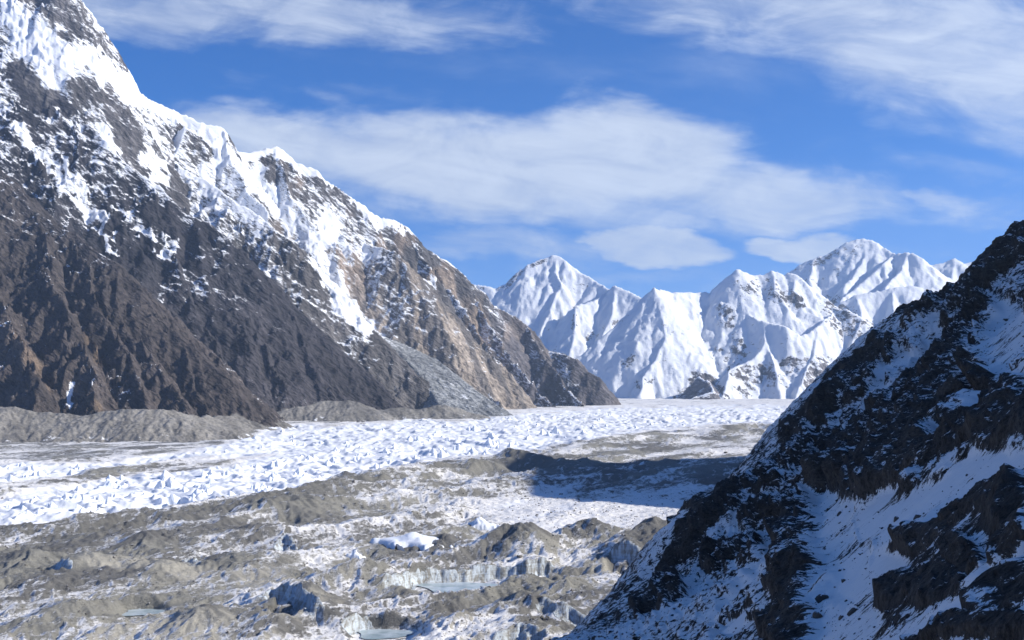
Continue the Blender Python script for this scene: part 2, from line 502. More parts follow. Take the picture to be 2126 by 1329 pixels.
    Zf = fz + (ridged(fd / 42 + gn(X / 200, Y / 200, 26), Y / 420, 25, 4, .6) - .9) * 3.5 + fbm(X / 60, Y / 60, 27, 4) * 4
    lab = L.copy()
    Zo = Z2
    lab = np.where(Zf > Zo, 5, lab); Zo = np.maximum(Zo, Zf)
    lab = np.where(Zm > Zo, 6, lab); Zo = np.maximum(Zo, Zm)
    keep = Zo > g - 12
    ppx, ppy = project(X, Y, Zo)
    tpx, tpy = ppx, ppy
    ppx = ppx + 15 * fbm(X / 75, Y / 75, 171, 3); ppy = ppy + 15 * fbm(X / 75, Y / 75, 175, 3)
    nL = fbm(X / 420, Y / 420, 61, 4)
    # snow cover
    z = Zo
    cov = np.zeros_like(z)
    cov = np.where(lab == 0, .0 + .16 * sst(700, 1300, z), cov)
    cov = np.where(lab == 1, -.06 + .20 * sst(250, 750, z) + .34 * sst(700, 1300, z) + .10 * sst(1500, 2000, z), cov)
    cov = np.where(lab == 2, .10 + .36 * sst(250, 800, z) + .26 * sst(800, 1400, z), cov)
    cov = np.where(lab == 3, .22 + .22 * sst(400, 1000, z), cov)
    cov = np.where(lab == 4, .17 + .30 * sst(400, 1000, z) + .10 * sst(1000, 1600, z) + .04 * sst(1700, 2200, z), cov)
    cov = cov + .34 * sst(0., .9, gx) * ((lab == 3) | (lab == 4) | (lab == 2)) - .12 * sst(0., -.9, gx)
    cov = cov + .32 * nL
    cov = np.where(lab == 5, -.10 + .93 * sst(330, 640, z) + .22 * fbm(fd / 40, Y / 260, 28, 4), cov)
    cov = np.where(lab == 6, .16 - .40 * sst(8, 40, z - g) + .3 * fbm(X / 90, Y / 90, 124, 3), cov)
    hi = ((lab == 4) | (lab == 2) | (lab == 5)).astype(float)
    up = (lab != 6).astype(float)
    cov = np.where((lab == 4) & (ppx > 185) & (ppx < 690), np.maximum(cov, 1.4 * sst(52, 20, crest)), cov)
    st = [([(20, 20), (50, 60), (110, 140), (60, 70), (150, 90)], 36, 1.05, up), ([(150, 90), (200, 130), (270, 185), (360, 228), (420, 255)], 20, 1.6, hi), ([(95, 140), (110, 200), (130, 215)], 18, .95, up),
          ([(215, 265), (225, 300), (245, 315)], 10, .9, up), ([(440, 270), (455, 300), (460, 330)], 18, 1.5, hi), ([(480, 320), (530, 385), (580, 430), (640, 490), (672, 545), (690, 590)], 19, .95, hi), ([(530, 320), (545, 380), (600, 430)], 13, .95, hi),
          ([(690, 580), (720, 640), (760, 682)], 20, 1.0, up), ([(680, 455), (690, 480), (660, 500)], 20, 1.05, hi), ([(310, 325), (325, 345), (330, 370)], 20, .95, up), ([(35, 260), (70, 310), (130, 370), (165, 410), (195, 455)], 10, .85, up),
          ([(140, 340), (175, 400), (210, 450), (235, 520)], 9, .8, up), ([(410, 420), (430, 432), (450, 425)], 16, .7, up), ([(790, 460), (815, 462)], 9, 1.5, hi), ([(835, 470), (848, 478)], 8, 1.4, hi), ([(745, 420), (780, 450)], 8, 1.4, hi),
          ([(560, 305), (585, 315), (640, 350)], 12, 1.4, hi), ([(335, 505), (360, 500), (345, 530)], 9, .7, up), ([(290, 480), (310, 492)], 10, .8, up), ([(145, 800), (140, 840)], 6, 1.0, up), ([(245, 430), (300, 470), (330, 500)], 8, .7, up),
          ([(430, 350), (470, 380), (520, 395)], 14, .8, up), ([(890, 570), (900, 590)], 8, .9, up)]
    for pts, r, v, gt in st: cov = stroke(cov, ppx, ppy, pts, r, v, gt)
    # the tower and some crags stay bare
    cov = stroke(cov, ppx, ppy, [(60, -20), (100, 15), (145, 30), (165, 75)], 34, .38, up)
    cov = stroke(cov, ppx, ppy, [(30, 150), (70, 190), (90, 215)], 26, -.05, up)
    cov = stroke(cov, ppx, ppy, [(115, 200), (140, 230)], 14, -.1, up)
    # stone colours, plus painted shade on the tan spur
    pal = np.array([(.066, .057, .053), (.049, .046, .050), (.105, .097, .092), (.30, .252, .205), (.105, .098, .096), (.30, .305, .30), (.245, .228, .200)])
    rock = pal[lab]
    dk = ((lab == 4) * sst(960, 1080, ppx))[..., None]
    rock = rock * (1 - dk) + np.array((.115, .105, .108)) * dk
    tn = ((lab == 4) * sst(520, 640, ppx) * (1 - .75 * sst(1000, 1090, ppx)) * sst(-.1, .3, fbm(X / 170, Y / 500, 177, 3)))[..., None]
    rock = rock * (1 - tn) + np.array((.27, .215, .17)) * tn
    lf = (((lab == 3) * sst(.1, .9, gx)) * .6)[..., None]  # left-facing slopes of the tan spur darkened: shade away from the sun, painted in
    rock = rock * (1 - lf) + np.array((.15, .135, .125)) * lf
    # pale tan bands in the wall below the ridge, dark scree tongues on the brown spur
    b = sst(.05, .35, fbm(X / 260 + .3 * Y / 260, Y / 700, 71, 3))[..., None] * ((lab == 3) | (lab == 4) | (lab == 2))[..., None]
    rock = rock * (1 + .35 * b)
    low = ((lab == 1) | (lab == 0))[..., None] * sst(900, 250, z)[..., None]
    rock = rock * (1 + .25 * low * np.array((1.1, .95, .85)))
    for pts, r in [([(215, 700), (250, 760), (290, 845)], 22), ([(60, 560), (130, 660), (200, 730), (250, 800)], 16), ([(90, 470), (160, 560), (240, 610)], 14), ([(60, 780), (110, 850)], 14)]:
        k = (sst(r * 1.2, r * .4, sdist(ppx, ppy, pts)) * (lab == 0))[..., None]
        rock = rock * (1 - k) + np.array((.058, .050, .047)) * k
    for pts, r in [([(30, 700), (80, 760), (110, 800)], 12), ([(180, 690), (200, 760)], 8), ([(150, 800), (210, 850)], 10)]:
        k = (sst(r * 1.2, r * .4, sdist(ppx, ppy, pts)) * (lab == 0))[..., None]
        rock = rock * (1 - k) + np.array((.16, .12, .088)) * k
    rock = rock * (1 + .28 * nL[..., None])
    mo = (lab == 6)[..., None] * sst(-.1, .45, fbm((X + .2 * Y) / 55, Y / 320, 123, 4))[..., None]
    rock = rock * (1 - .25 * mo)
    gr = ((lab == 3) * sst(.12, -.18, fbm((X + .35 * Y) / 120, Y / 420, 125, 4)) * .8)[..., None]
    rock = rock * (1 - gr) + np.array((.125, .116, .112)) * gr
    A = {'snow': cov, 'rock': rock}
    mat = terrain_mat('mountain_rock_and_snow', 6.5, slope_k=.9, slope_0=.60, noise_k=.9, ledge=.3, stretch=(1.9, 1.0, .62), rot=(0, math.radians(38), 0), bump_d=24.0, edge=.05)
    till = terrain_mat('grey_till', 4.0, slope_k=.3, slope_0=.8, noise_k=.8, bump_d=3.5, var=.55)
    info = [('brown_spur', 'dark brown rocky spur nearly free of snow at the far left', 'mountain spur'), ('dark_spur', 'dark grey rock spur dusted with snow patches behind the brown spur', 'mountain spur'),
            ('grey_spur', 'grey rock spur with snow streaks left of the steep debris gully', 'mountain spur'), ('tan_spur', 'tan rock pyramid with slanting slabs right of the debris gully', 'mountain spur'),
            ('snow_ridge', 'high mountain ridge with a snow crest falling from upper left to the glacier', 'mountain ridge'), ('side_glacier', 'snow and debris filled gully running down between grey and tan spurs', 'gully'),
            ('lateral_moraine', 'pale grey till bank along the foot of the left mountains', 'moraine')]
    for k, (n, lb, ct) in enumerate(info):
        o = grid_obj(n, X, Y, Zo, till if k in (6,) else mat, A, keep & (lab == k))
        tag(o, lb, ct, 'structure')


# ------------------------------------------------------------------ far snow peaks
def build_far():
    ys = geo(8350, 17500, 0.00172)
    px0, dpx = 975.0, 3.0
    X, Y, U = grid(px0, 2190, dpx, ys)
    wx, wy = base_terms(X, Y, 30, 500, 80)
    R = {
        'pyramid_snow_peak': (.95, [[(985, 590, 12600), (1030, 597, 12500), (1050, 588, 12500), (1075, 565, 12550), (1100, 546, 12600), (1130, 535, 12650), (1155, 526, 12700), (1175, 540, 12600), (1205, 565, 12450), (1230, 580, 12300), (1262, 601, 12100), (1279, 592, 12000), (1300, 602, 11900), (1338, 622, 11700), (1400, 680, 11500)],
            [(1155, 526, 12700), (1152, 560, 12450), (1165, 590, 12200), (1140, 640, 11900), (1120, 690, 11600)], [(1262, 601, 12100), (1238, 622, 11900), (1202, 634, 11700), (1195, 680, 11400), (1180, 735, 11100), (1160, 790, 10800)], [(1279, 592, 12000), (1272, 650, 11600), (1245, 710, 11200), (1220, 760, 10900)], [(1100, 546, 12600), (1080, 600, 12250), (1090, 650, 11950)]]),
        'broad_snow_massif': (.98, [[(1150, 800, 9800), (1197, 742, 10000), (1245, 704, 10100), (1309, 654, 10250), (1339, 627, 10320), (1349, 607, 10350), (1359, 597, 10380), (1381, 604, 10500), (1423, 607, 10600), (1451, 607, 10650), (1473, 606, 10680), (1490, 592, 10700), (1513, 572, 10700), (1533, 558, 10680), (1553, 565, 10700), (1572, 571, 10720), (1602, 561, 10720), (1627, 568, 10720), (1644, 565, 10700), (1672, 582, 10620), (1699, 607, 10520), (1727, 638, 10400), (1756, 643, 10300), (1789, 659, 10200), (1810, 681, 10120), (1824, 708, 10060), (1860, 770, 9900)],
            [(1359, 597, 10380), (1372, 650, 10100), (1378, 700, 9850), (1362, 750, 9620), (1335, 785, 9450), (1330, 815, 9250)], [(1423, 607, 10600), (1405, 650, 10350), (1398, 700, 10050), (1390, 750, 9750), (1360, 800, 9450)],
            [(1533, 558, 10680), (1530, 600, 10480), (1545, 645, 10250), (1592, 668, 10000), (1632, 677, 9850), (1662, 697, 9800), (1692, 680, 9950), (1725, 648, 10250)], [(1592, 668, 10000), (1588, 710, 9780), (1560, 745, 9600), (1515, 768, 9420), (1505, 800, 9200), (1500, 826, 9050)], [(1588, 710, 9780), (1605, 760, 9500), (1612, 800, 9280), (1620, 828, 9100)],
            [(1602, 561, 10720), (1610, 600, 10450), (1640, 640, 10250)], [(1692, 680, 9950), (1690, 740, 9600), (1660, 790, 9330), (1650, 828, 9120)], [(1789, 659, 10200), (1770, 720, 9850), (1730, 780, 9500), (1710, 826, 9200)], [(1450, 780, 9300), (1465, 790, 9180), (1480, 812, 9060), (1420, 830, 8950)]]),
        'high_snow_peak': (.9, [[(1560, 640, 14600), (1640, 563, 14500), (1660, 547, 14480), (1690, 535, 14450), (1715, 529, 14450), (1745, 510, 14480), (1765, 500, 14500), (1790, 494, 14500), (1810, 498, 14450), (1830, 512, 14350), (1860, 526, 14150), (1880, 523, 14000), (1900, 528, 13900), (1925, 555, 13800), (1960, 575, 13800), (2040, 600, 13800), (2120, 640, 13800)],
            [(1790, 494, 14500), (1797, 530, 14200), (1780, 565, 13900), (1750, 600, 13500)], [(1860, 526, 14150), (1830, 548, 13850), (1785, 590, 13500), (1745, 622, 13100)], [(1880, 523, 14000), (1868, 560, 13650), (1835, 600, 13200)], [(1690, 535, 14450), (1680, 580, 14000), (1700, 620, 13600)],
            [(1700, 660, 12500), (1735, 632, 12550), (1780, 612, 12600), (1850, 597, 12650), (1890, 592, 12650), (1930, 598, 12650), (1970, 603, 12600), (2020, 612, 12550), (2100, 640, 12500)], [(1850, 597, 12650), (1850, 650, 12200), (1830, 700, 11800)], [(1925, 597, 12650), (1930, 640, 12250), (1920, 690, 11850)], [(1780, 612, 12600), (1790, 660, 12150), (1800, 720, 11700)]]),
        'distant_snow_peak': (.7, [[(1900, 580, 16500), (1935, 549, 16500), (1960, 546, 16500), (1983, 535, 16500), (2000, 546, 16450), (2045, 544, 16400), (2080, 555, 16400), (2200, 600, 16400)], [(1983, 535, 16500), (1975, 580, 16000)]]),
    }
    names = list(R); zs = []; ds = []
    for n in names:
        sl, lines = R[n]; z = np.full(X.shape, -1e5); d0 = None
        for k, ln in enumerate(lines):
            z2, d2 = env(wx, wy, [P(*p) for p in ln], sl * (1 if k == 0 else 1.12)); z = np.maximum(z, z2)
            d0 = d2 if d0 is None else np.minimum(d0, d2 + 60)
        zs.append(z); ds.append(d0)
    zs = np.array(zs); lab = np.argmax(zs, 0); Z = zs.max(0)
    crest = np.take_along_axis(np.array(ds), lab[None], 0)[0]
    gx, gy = grad(Z, U, Y)
    wt = sst(0, 190, crest) * .9 + .1
    Z = Z + carve(X, Y, gx, gy, 380, 15, 31, 6, .56, wt * np.clip(.7 + fbm(X / 900, Y / 900, 119, 3), .15, 1.6)) + (ridged(X / 150, Y / 150, 34, 3, .6) - .95) * 13 * wt + (ridged((X + .3 * Y) / 62, Y / 80, 37, 3, .6) - .95) * 7 * (.35 + .65 * wt) + fbm(X / 60, Y / 60, 39, 3) * 4 + sst(160, 0, crest) * (ridged(X / 75, Y / 110, 38, 3) - .9) * 13
    sm = Z.copy()
    # heavy glacier ice rounds the gullies
    for _ in range(2):
        sm[1:-1, 1:-1] = (sm[1:-1, 1:-1] * 2 + sm[:-2, 1:-1] + sm[2:, 1:-1] + sm[1:-1, :-2] + sm[1:-1, 2:]) / 6
    k = sst(-.15, .25, fbm(X / 520, Y / 520, 36, 3))
    Z = Z * (1 - k * .3) + sm * k * .3
    g = g_lin(Y)
    # foot of the massif runs out in smooth ice aprons
    foot = sst(170, 20, Z - g)
    ppx, ppy = project(X, Y, Z)
    nL = fbm(X / 600, Y / 600, 63, 4)
    cov = .98 + .28 * nL - .10 * foot
    cov = np.where(lab == 2, .95 + .35 * nL, cov)
    for pts, r, v in [([(1545, 590), (1590, 610), (1640, 625)], 26, .62), ([(1600, 585), (1660, 630)], 16, .5), ([(1500, 640), (1525, 690), (1535, 730)], 18, .52), ([(1450, 790), (1470, 800), (1420, 828), (1490, 822)], 22, .35), ([(1530, 760), (1560, 800), (1580, 780)], 34, .55), ([(1640, 770), (1700, 760), (1690, 800)], 30, .52), ([(1220, 700), (1300, 660)], 12, .6), ([(1205, 780), (1240, 790)], 16, .55), ([(1300, 755), (1310, 745)], 14, .5), ([(1325, 800), (1350, 790)], 14, .6),
                      ([(1650, 555), (1700, 540), (1745, 512)], 14, .45), ([(1720, 580), (1760, 545), (1785, 510)], 14, .58), ([(1730, 640), (1790, 690), (1840, 690)], 34, .5), ([(1000, 597), (1050, 597), (1090, 555), (1130, 540)], 7, .45), ([(1195, 640), (1190, 700)], 8, .6), ([(1480, 730), (1500, 740)], 16, .55)]:
        cov = stroke(cov, ppx, ppy, pts, r, v + .02)
    rock = np.empty(X.shape + (3,)); rock[:] = (.19, .175, .18)
    rock *= (1 + .3 * nL[..., None])
    A = {'snow': cov, 'rock': rock}
    mat = terrain_mat('peak_snow_and_rock', 11.0, slope_k=1.6, slope_0=.68, noise_k=.75, bump_d=30.0, snow_flat=.72, edge=.05, snowc=(.85, .865, .885))
    keep = Z > g - 25
    info = [('pyramid-shaped snow peak at the left end of the far range', 0), ('broad snow massif with rocky summit closing the valley behind the glacier', 1), ('highest far snow summit behind the massif, dark rock on its left edge', 2), ('faint farthest snow peak partly hidden by the dark foreground slope', 3)]
    for (lb, k), n in zip(info, ['pyramid_snow_peak', 'broad_snow_massif', 'high_snow_peak', 'distant_snow_peak']):
        tag(grid_obj(n, X, Y, Z, mat, A, keep & (lab == k)), lb, 'mountain peak', 'structure')


# ------------------------------------------------------------------ glacier
GL = {}
SCARPS = [  # top edge (photo points), ice height, pit width, lip
    ([(770, 1205), (800, 1196), (850, 1180), (900, 1172), (960, 1170), (1000, 1164), (1090, 1163), (1130, 1160), (1190, 1164)], 15, 95, 6),
    ([(1262, 1152), (1300, 1153), (1340, 1158), (1400, 1164)], 19, 85, 7),
    ([(520, 1238), (555, 1217), (580, 1214), (610, 1222), (645, 1246), (690, 1276)], 11, 60, 8),
    ([(690, 1290), (720, 1280), (760, 1272), (800, 1276), (855, 1282)], 11, 60, 3),
    ([(1120, 1252), (1180, 1262), (1270, 1278)], 9, 50, 3),
    ([(255, 1240), (290, 1236), (335, 1242)], 5, 35, 2),
    ([(120, 1165), (140, 1172), (150, 1190)], 7, 40, 3), ([(365, 1160), (395, 1150), (425, 1172)], 7, 40, 3), ([(560, 1130), (590, 1110), (640, 1140)], 8, 40, 4),
    ([(1010, 1320), (1080, 1300), (1150, 1318)], 8, 45, 3),
]


PONDS = [(955, 1098, 40, 24, 60), (800, 898, 24, 14, 40), (302, 984, 18, 9, 40)]   # photo column, depth, half width, reach to the back and to the front


def build_glacier():
    ys = np.concatenate([geo(690, 2700, .0021), geo(2708, 10300, .0036)])
    px0, dpx = -110.0, 3.2
    X, Y, U = grid(px0, 1800, dpx, ys)
    g = g_lin(Y)
    px = CX + F * U; pyg = HZ + F * (H - g) / Y
    near = sst(2600, 1500, Y)
    # --- masks in map space
    wob = fbm(X / 160, Y / 320, 5, 4)
    b1 = np.interp(px, [-110, 0, 100, 250, 330, 500, 620, 760, 880, 960, 1090, 1180, 1260, 1400, 1800], [1100, 1094, 1084, 1064, 1058, 1036, 1015, 987, 962, 950, 936, 915, 902, 884, 866])
    b0 = np.interp(px, [-110, 0, 150, 300, 450, 520, 560, 1000, 1100, 1280, 1800], [970, 964, 956, 944, 922, 898, 882, 867, 855, 844, 838])
    white = sst(10, -6, pyg - b1 + 10 * wob) * sst(-4, 10, pyg - b0 + 8 * wob)
    bs = np.interp(px, [-110, 0, 200, 330, 480, 700, 900, 1100], [1032, 1022, 985, 968, 956, 930, 908, 890])
    strip = np.exp(-((pyg - bs + 8 * wob) / np.interp(px, [0, 500, 900], [13, 9, 5])) ** 2) * sst(760, 420, px)
    bs2 = np.interp(px, [-110, 0, 400, 700], [972, 965, 938, 915])
    strip = np.maximum(strip, .6 * np.exp(-((pyg - bs2 + 8 * wob) / 5) ** 2) * sst(600, 300, px))
    white = white * (1 - strip)
    far = sst(900, 870, pyg)
    # --- main medial moraine ridges: crest (photo), height
    def ridge(pts, w):
        q = [((a - CX) / F * gY(b, h), gY(b, h), h) for a, b, h in pts]
        bz = np.zeros_like(X); bd = np.full(X.shape, 1e9)
        for (ax, ay, ah), (bx, by, bh) in zip(q[:-1], q[1:]):
            ex, ey = bx - ax, by - ay
            t = np.clip(((X - ax) * ex + (Y - ay) * ey) / (ex * ex + ey * ey), 0, 1)
            d = np.hypot(X - ax - t * ex, Y - ay - t * ey); m = d < bd
            bd = np.where(m, d, bd); bz = np.where(m, ah + t * (bh - ah), bz)
        d = bd * (1 + .5 * fbm(X / 70, Y / 70, 8, 3))
        return bz / (1 + (d / w) ** 1.7), bd
    m1, d1 = ridge([(-120, 1104, 14), (0, 1098, 15), (130, 1094, 16), (300, 1062, 19), (420, 1052, 17), (480, 1040, 22), (540, 1036, 23), (640, 1018, 22), (700, 1004, 24), (760, 988, 27), (830, 975, 26), (900, 960, 28), (980, 950, 28), (1050, 940, 32), (1095, 942, 32), (1125, 956, 22), (1160, 972, 10)], 48)
    m2, d2 = ridge([(1100, 960, 8), (1180, 935, 14), (1240, 915, 20), (1300, 903, 26), (1360, 898, 24), (1420, 896, 16), (1470, 890, 26), (1520, 882, 34), (1565, 876, 38), (1620, 888, 22), (1700, 900, 12)], 60)
    m3, d3 = ridge([(1240, 995, 6), (1320, 985, 10), (1420, 975, 14), (1520, 970, 16), (1640, 962, 20), (1760, 955, 24)], 60)
    m4, d4 = ridge([(760, 1045, 5), (860, 1030, 10), (960, 1015, 10), (1040, 1000, 12), (1100, 985, 8)], 35)
    fgh, dfg = ridge([(960, 1130, 14), (1010, 1115, 20), (1060, 1122, 18), (1110, 1118, 24), (1160, 1130, 18), (1260, 1130, 18), (1330, 1120, 18), (1440, 1100, 20)], 34)
    cones = [(930, 1118, 12, 26), (735, 1175, 17, 24), (1100, 1118, 16, 30), (1235, 1100, 18, 34), (520, 1100, 12, 36), (830, 1200, 12, 26), (1030, 1185, 11, 24), (180, 1160, 12, 40), (70, 1150, 10, 34), (300, 1120, 11, 40), (640, 1245, 8, 26), (1180, 1215, 9, 24), (410, 1290, 9, 25), (1090, 1245, 10, 24), (1350, 1120, 14, 34), (560, 1290, 7, 22), (150, 1270, 8, 26), (960, 1290, 7, 22), (640, 1060, 12, 40), (330, 1180, 9, 30), (480, 1165, 9, 30)]
    cz = np.zeros_like(X)
    for a, b, h, w in cones:
        y0 = gY(b, h); x0 = (a - CX) / F * y0
        d = np.hypot((X - x0), (Y - y0) * .8) * (1 + .35 * gn(X / 22, Y / 22, 17))
        cz = np.maximum(cz, 1.25 * h * np.exp(-(d / w) ** 1.25))
    debris = 1 - white
    smooth_valley = sst(960, 1080, px) * sst(1005, 1040, pyg) * sst(1130, 1105, pyg)
    # --- relief
    wx, wy = X + 22 * gn(X / 90, Y / 90, 41), Y + 22 * gn(X / 90, Y / 90, 42)
    fa, fc = .55 * wx + .83 * wy, .83 * wx - .55 * wy          # along and across the flow
    hum = (ridged(fc / 165, fa / 620, 43, 3, .42) - .8) * 13 + (ridged(wx / 125, wy / 150, 45, 3, .42) - .8) * 4.5 + (ridged(fc / 52, fa / 150, 47, 3) - .8) * 2.2
    hum *= (1 - .72 * smooth_valley) * (.30 + .70 * sst(3600, 1700, Y))
    sail = ridged((wx * .9 + wy * .25) / 58, wy / 85, 51, 4, .52) ** 1.5
    wh = (sail - .9) * (4.6 + 3 * far) + (ridged(fc / 24, fa / 44, 57, 3) - .8) * 1.6 + 10 * fbm(X / 260, Y / 380, 52, 3)
    Z = g + m1 + m2 + m3 + m4 + fgh + cz + debris * hum + white * (wh - 7)
    gx, gy = grad(Z, U, Y)
    Z = Z + carve(X, Y, gx * 2.2, gy * 2.2, 30, 1.7, 91, 3, .55, debris * (1 - .4 * smooth_valley))
    Z = Z + debris * (fbm(X / 9, Y / 12, 55, 3) * .7) * (1 + .6 * near)
    # --- ice cliffs and melt pits
    ice = np.zeros_like(X); pit = np.zeros_like(X)
    for pts, h, wdt, lip in SCARPS:
        q = [((a - CX) / F * gY(b, 6 + lip), gY(b, 6 + lip)) for a, b in pts]
        bd = np.full(X.shape, 1e9); sg = np.zeros_like(X); al = np.zeros_like(X); n = len(q) - 1
        for i, ((ax, ay), (bx, by)) in enumerate(zip(q[:-1], q[1:])):
            ex, ey = bx - ax, by - ay
            t0 = ((X - ax) * ex + (Y - ay) * ey) / (ex * ex + ey * ey); t = np.clip(t0, 0, 1)
            d = np.hypot(X - ax - t * ex, Y - ay - t * ey)
            s = ((X - ax) * ey - (Y - ay) * ex) / math.hypot(ex, ey)
            m = d < bd
            bd = np.where(m, d, bd); sg = np.where(m, s, sg); al = np.where(m, (i + t0) / n, al)
        s = np.where(sg >= 0, bd, -bd) + 3.0 * gn(X / 11, Y / 40, 77) + 1.4 * gn(X / 4.5, Y / 30, 78)
        m = sst(-.02, .14, al) * sst(1.02, .86, al)
        hh = h * (.8 + .4 * gn(X / 40, Y / 40, 79))
        base = Z
        Z = Z + m * lip * np.exp(-(np.minimum(s, 0) / 24) ** 2) * sst(wdt * .5, 0, s)
        Z = Z - m * hh * sst(0, 9.0, s) * (1 - sst(wdt * .45, wdt, s))
        ice = np.maximum(ice, m * sst(-1.0, 1.0, s) * sst(17, 9, s))
        pit = np.maximum(pit, m * sst(4, 10, s) * sst(wdt * .6, wdt * .4, s))
    for px_, y0, rx, rb, rf in PONDS:
        x0 = (px_ - CX) / F * y0
        d = np.hypot((X - x0) / rx, np.where(Y > y0, (Y - y0) / rb, (Y - y0) / rf)) * (1 + .12 * gn(X / 14, Y / 14, 160))
        kk = sst(1.45, .95, d); zp = float(g_lin(np.array(y0))) - 5.0
        Z = Z * (1 - kk) + zp * kk
    # --- cover
    nL = fbm(fc / 85, fa / 260, 64, 4)
    cov = .58 + .34 * nL
    cov += .30 * smooth_valley
    cov -= .07 * np.exp(-(d1 / 75) ** 2)
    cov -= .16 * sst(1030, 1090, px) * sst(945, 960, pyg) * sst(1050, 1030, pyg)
    cov -= .03 * np.exp(-(d2 / 110) ** 2) + .08 * sst(1000, 960, pyg)
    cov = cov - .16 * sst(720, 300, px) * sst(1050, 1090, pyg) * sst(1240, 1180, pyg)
    cov -= .30 * np.clip(cz / 11, 0, 1) + .05 * np.clip(fgh / 14, 0, 1)
    cov += .22 * sst(900, 840, pyg)
    cov = cov * (1 - white) + 1.6 * white
    cov = cov - .10 * strip + .1 * pit
    cov = cov + far * .05
    rock = np.empty(X.shape + (3,))
    c1, c2, c3 = np.array((.225, .217, .188)), np.array((.145, .141, .130)), np.array((.35, .33, .28))
    t = sst(-.25, .3, fbm(fc / 110, fa / 380, 66, 4))[..., None]
    rock[:] = c1 * t + c2 * (1 - t)
    t3 = (sst(.22, .5, fbm(X / 120, Y / 150, 68, 3)) * sst(1400, 1050, Y))[..., None]
    rock = rock * (1 - t3) + c3 * t3
    k = (np.exp(-(d1 / 80) ** 2) * .8)[..., None]
    rock = rock * (1 - k) + np.array((.150, .145, .128)) * k
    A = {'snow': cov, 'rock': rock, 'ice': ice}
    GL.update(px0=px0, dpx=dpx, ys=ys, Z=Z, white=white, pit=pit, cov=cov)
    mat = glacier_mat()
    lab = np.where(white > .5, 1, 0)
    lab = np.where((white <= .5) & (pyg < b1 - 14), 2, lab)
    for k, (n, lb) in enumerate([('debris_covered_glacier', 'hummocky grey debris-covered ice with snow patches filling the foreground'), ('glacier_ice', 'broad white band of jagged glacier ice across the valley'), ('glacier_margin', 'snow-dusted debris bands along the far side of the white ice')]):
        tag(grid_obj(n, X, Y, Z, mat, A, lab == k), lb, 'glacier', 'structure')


def glacier_mat():
    m, nt, bs = new_mat('glacier_debris_snow_ice')
    pos = geom('Position'); x, y, z = sep(pos); nx, ny, nz = sep(geom('Normal'))
    q = comb((x * .83 - y * .55) * 1.1, (x * .55 + y * .83) * .5, z * 1.2)
    nf = noise(q, 1 / 10.0, 8, .72, .5); ng = noise(q, 1 / 48.0, 6, .62, .5); fine = noise(pos, 1 / 2.2, 5, .78)
    _, _, bnz = sep(bump(nf * 1.6 + fine * .8, .8, 2.6))
    cov = attr('snow') + (nf - .5) * 1.5 + (ng - .5) * .8 + (fine - .5) * .8 - nx * .5 + (nz - .93) * .7 + (bnz - nz) * .6
    sn = ss(cov, .36, .66)
    stones = ss(noise(pos, 1 / 3.0, 3, .6), .60, .68) * ss(attr('snow'), 1.25, .8)
    sn = sn * (1.0 - stones * .75)
    rock = attr('rock', True)
    tone = .6 + nf * .5 + (fine - .5) * 1.3 + ng * .35
    rc = scalec(rock, tone.max(.2))
    col = mixc(sn, rc, mixc(ss(attr('snow'), .9, 1.3), (.84, .815, .775), (.86, .87, .885)))
    # bare ice walls: dirt streaks running down them
    st = noise(comb(x * .3, y * .12, z * .07), .9, 6, .66, .8)
    lay = noise(comb(x * .02, y * .02, z * .6), 1.0, 4, .6, .6)
    icec = mixc(ss(st + (lay - .5) * .35, .34, .64), (.26, .245, .21), (.60, .66, .70))
    ic = ss(attr('ice') + (st - .5) * .5, .4, .65)
    col = mixc(ic, col, icec)
    nt.links.new(col.s, bs.inputs['Base Color'])
    E._in(bs, 'Roughness', .9 - sn * .25 - ic * .2)
    bs.inputs['Specular IOR Level'].default_value = .25
    h = (nf * 1.6 + fine * .8) * (1.0 - sn * .7) + sn * .2 + st * ic
    b = bump(h, .8, 2.2)
    nt.links.new(b.s, bs.inputs['Normal'])
    return m


# ------------------------------------------------------------------ dark foreground slope on the right
FG = {}


def tps(pts, reg=0.0):
    p = np.array(pts, float); n = len(p); s = 300.0
    q = p[:, :2] / s
    d = np.hypot(q[:, None, 0] - q[None, :, 0], q[:, None, 1] - q[None, :, 1])
    K = np.where(d > 0, d * d * np.log(d + 1e-9), 0) + reg * np.eye(n)
    A = np.zeros((n + 3, n + 3)); A[:n, :n] = K; A[:n, n] = 1; A[:n, n + 1:] = q; A[n:, :n] = A[:n, n:].T
    c = np.linalg.solve(A, np.concatenate([p[:, 2], [0, 0, 0]]))
    def f(x, y):
        x = x / s; y = y / s
        r = c[n] + c[n + 1] * x + c[n + 2] * y
        for i in range(n):
            d2 = (x - q[i, 0]) ** 2 + (y - q[i, 1]) ** 2
            r = r + c[i] * .5 * d2 * np.log(d2 + 1e-12)
        return r
    return f


SIL = [(1080, 1390, 360), (1160, 1330, 380), (1230, 1308, 390), (1290, 1272, 400), (1310, 1245, 402), (1372, 1185, 415), (1395, 1130, 420), (1420, 1075, 430), (1540, 1003, 450), (1640, 925, 470), (1655, 868, 480), (1700, 812, 490), (1730, 782, 495), (1765, 768, 500), (1800, 722, 510), (1830, 682, 515), (1862, 648, 520), (1905, 640, 530), (1990, 592, 545), (2040, 560, 555), (2055, 530, 565), (2126, 468, 580), (2210, 405, 600), (2330, 310, 640)]


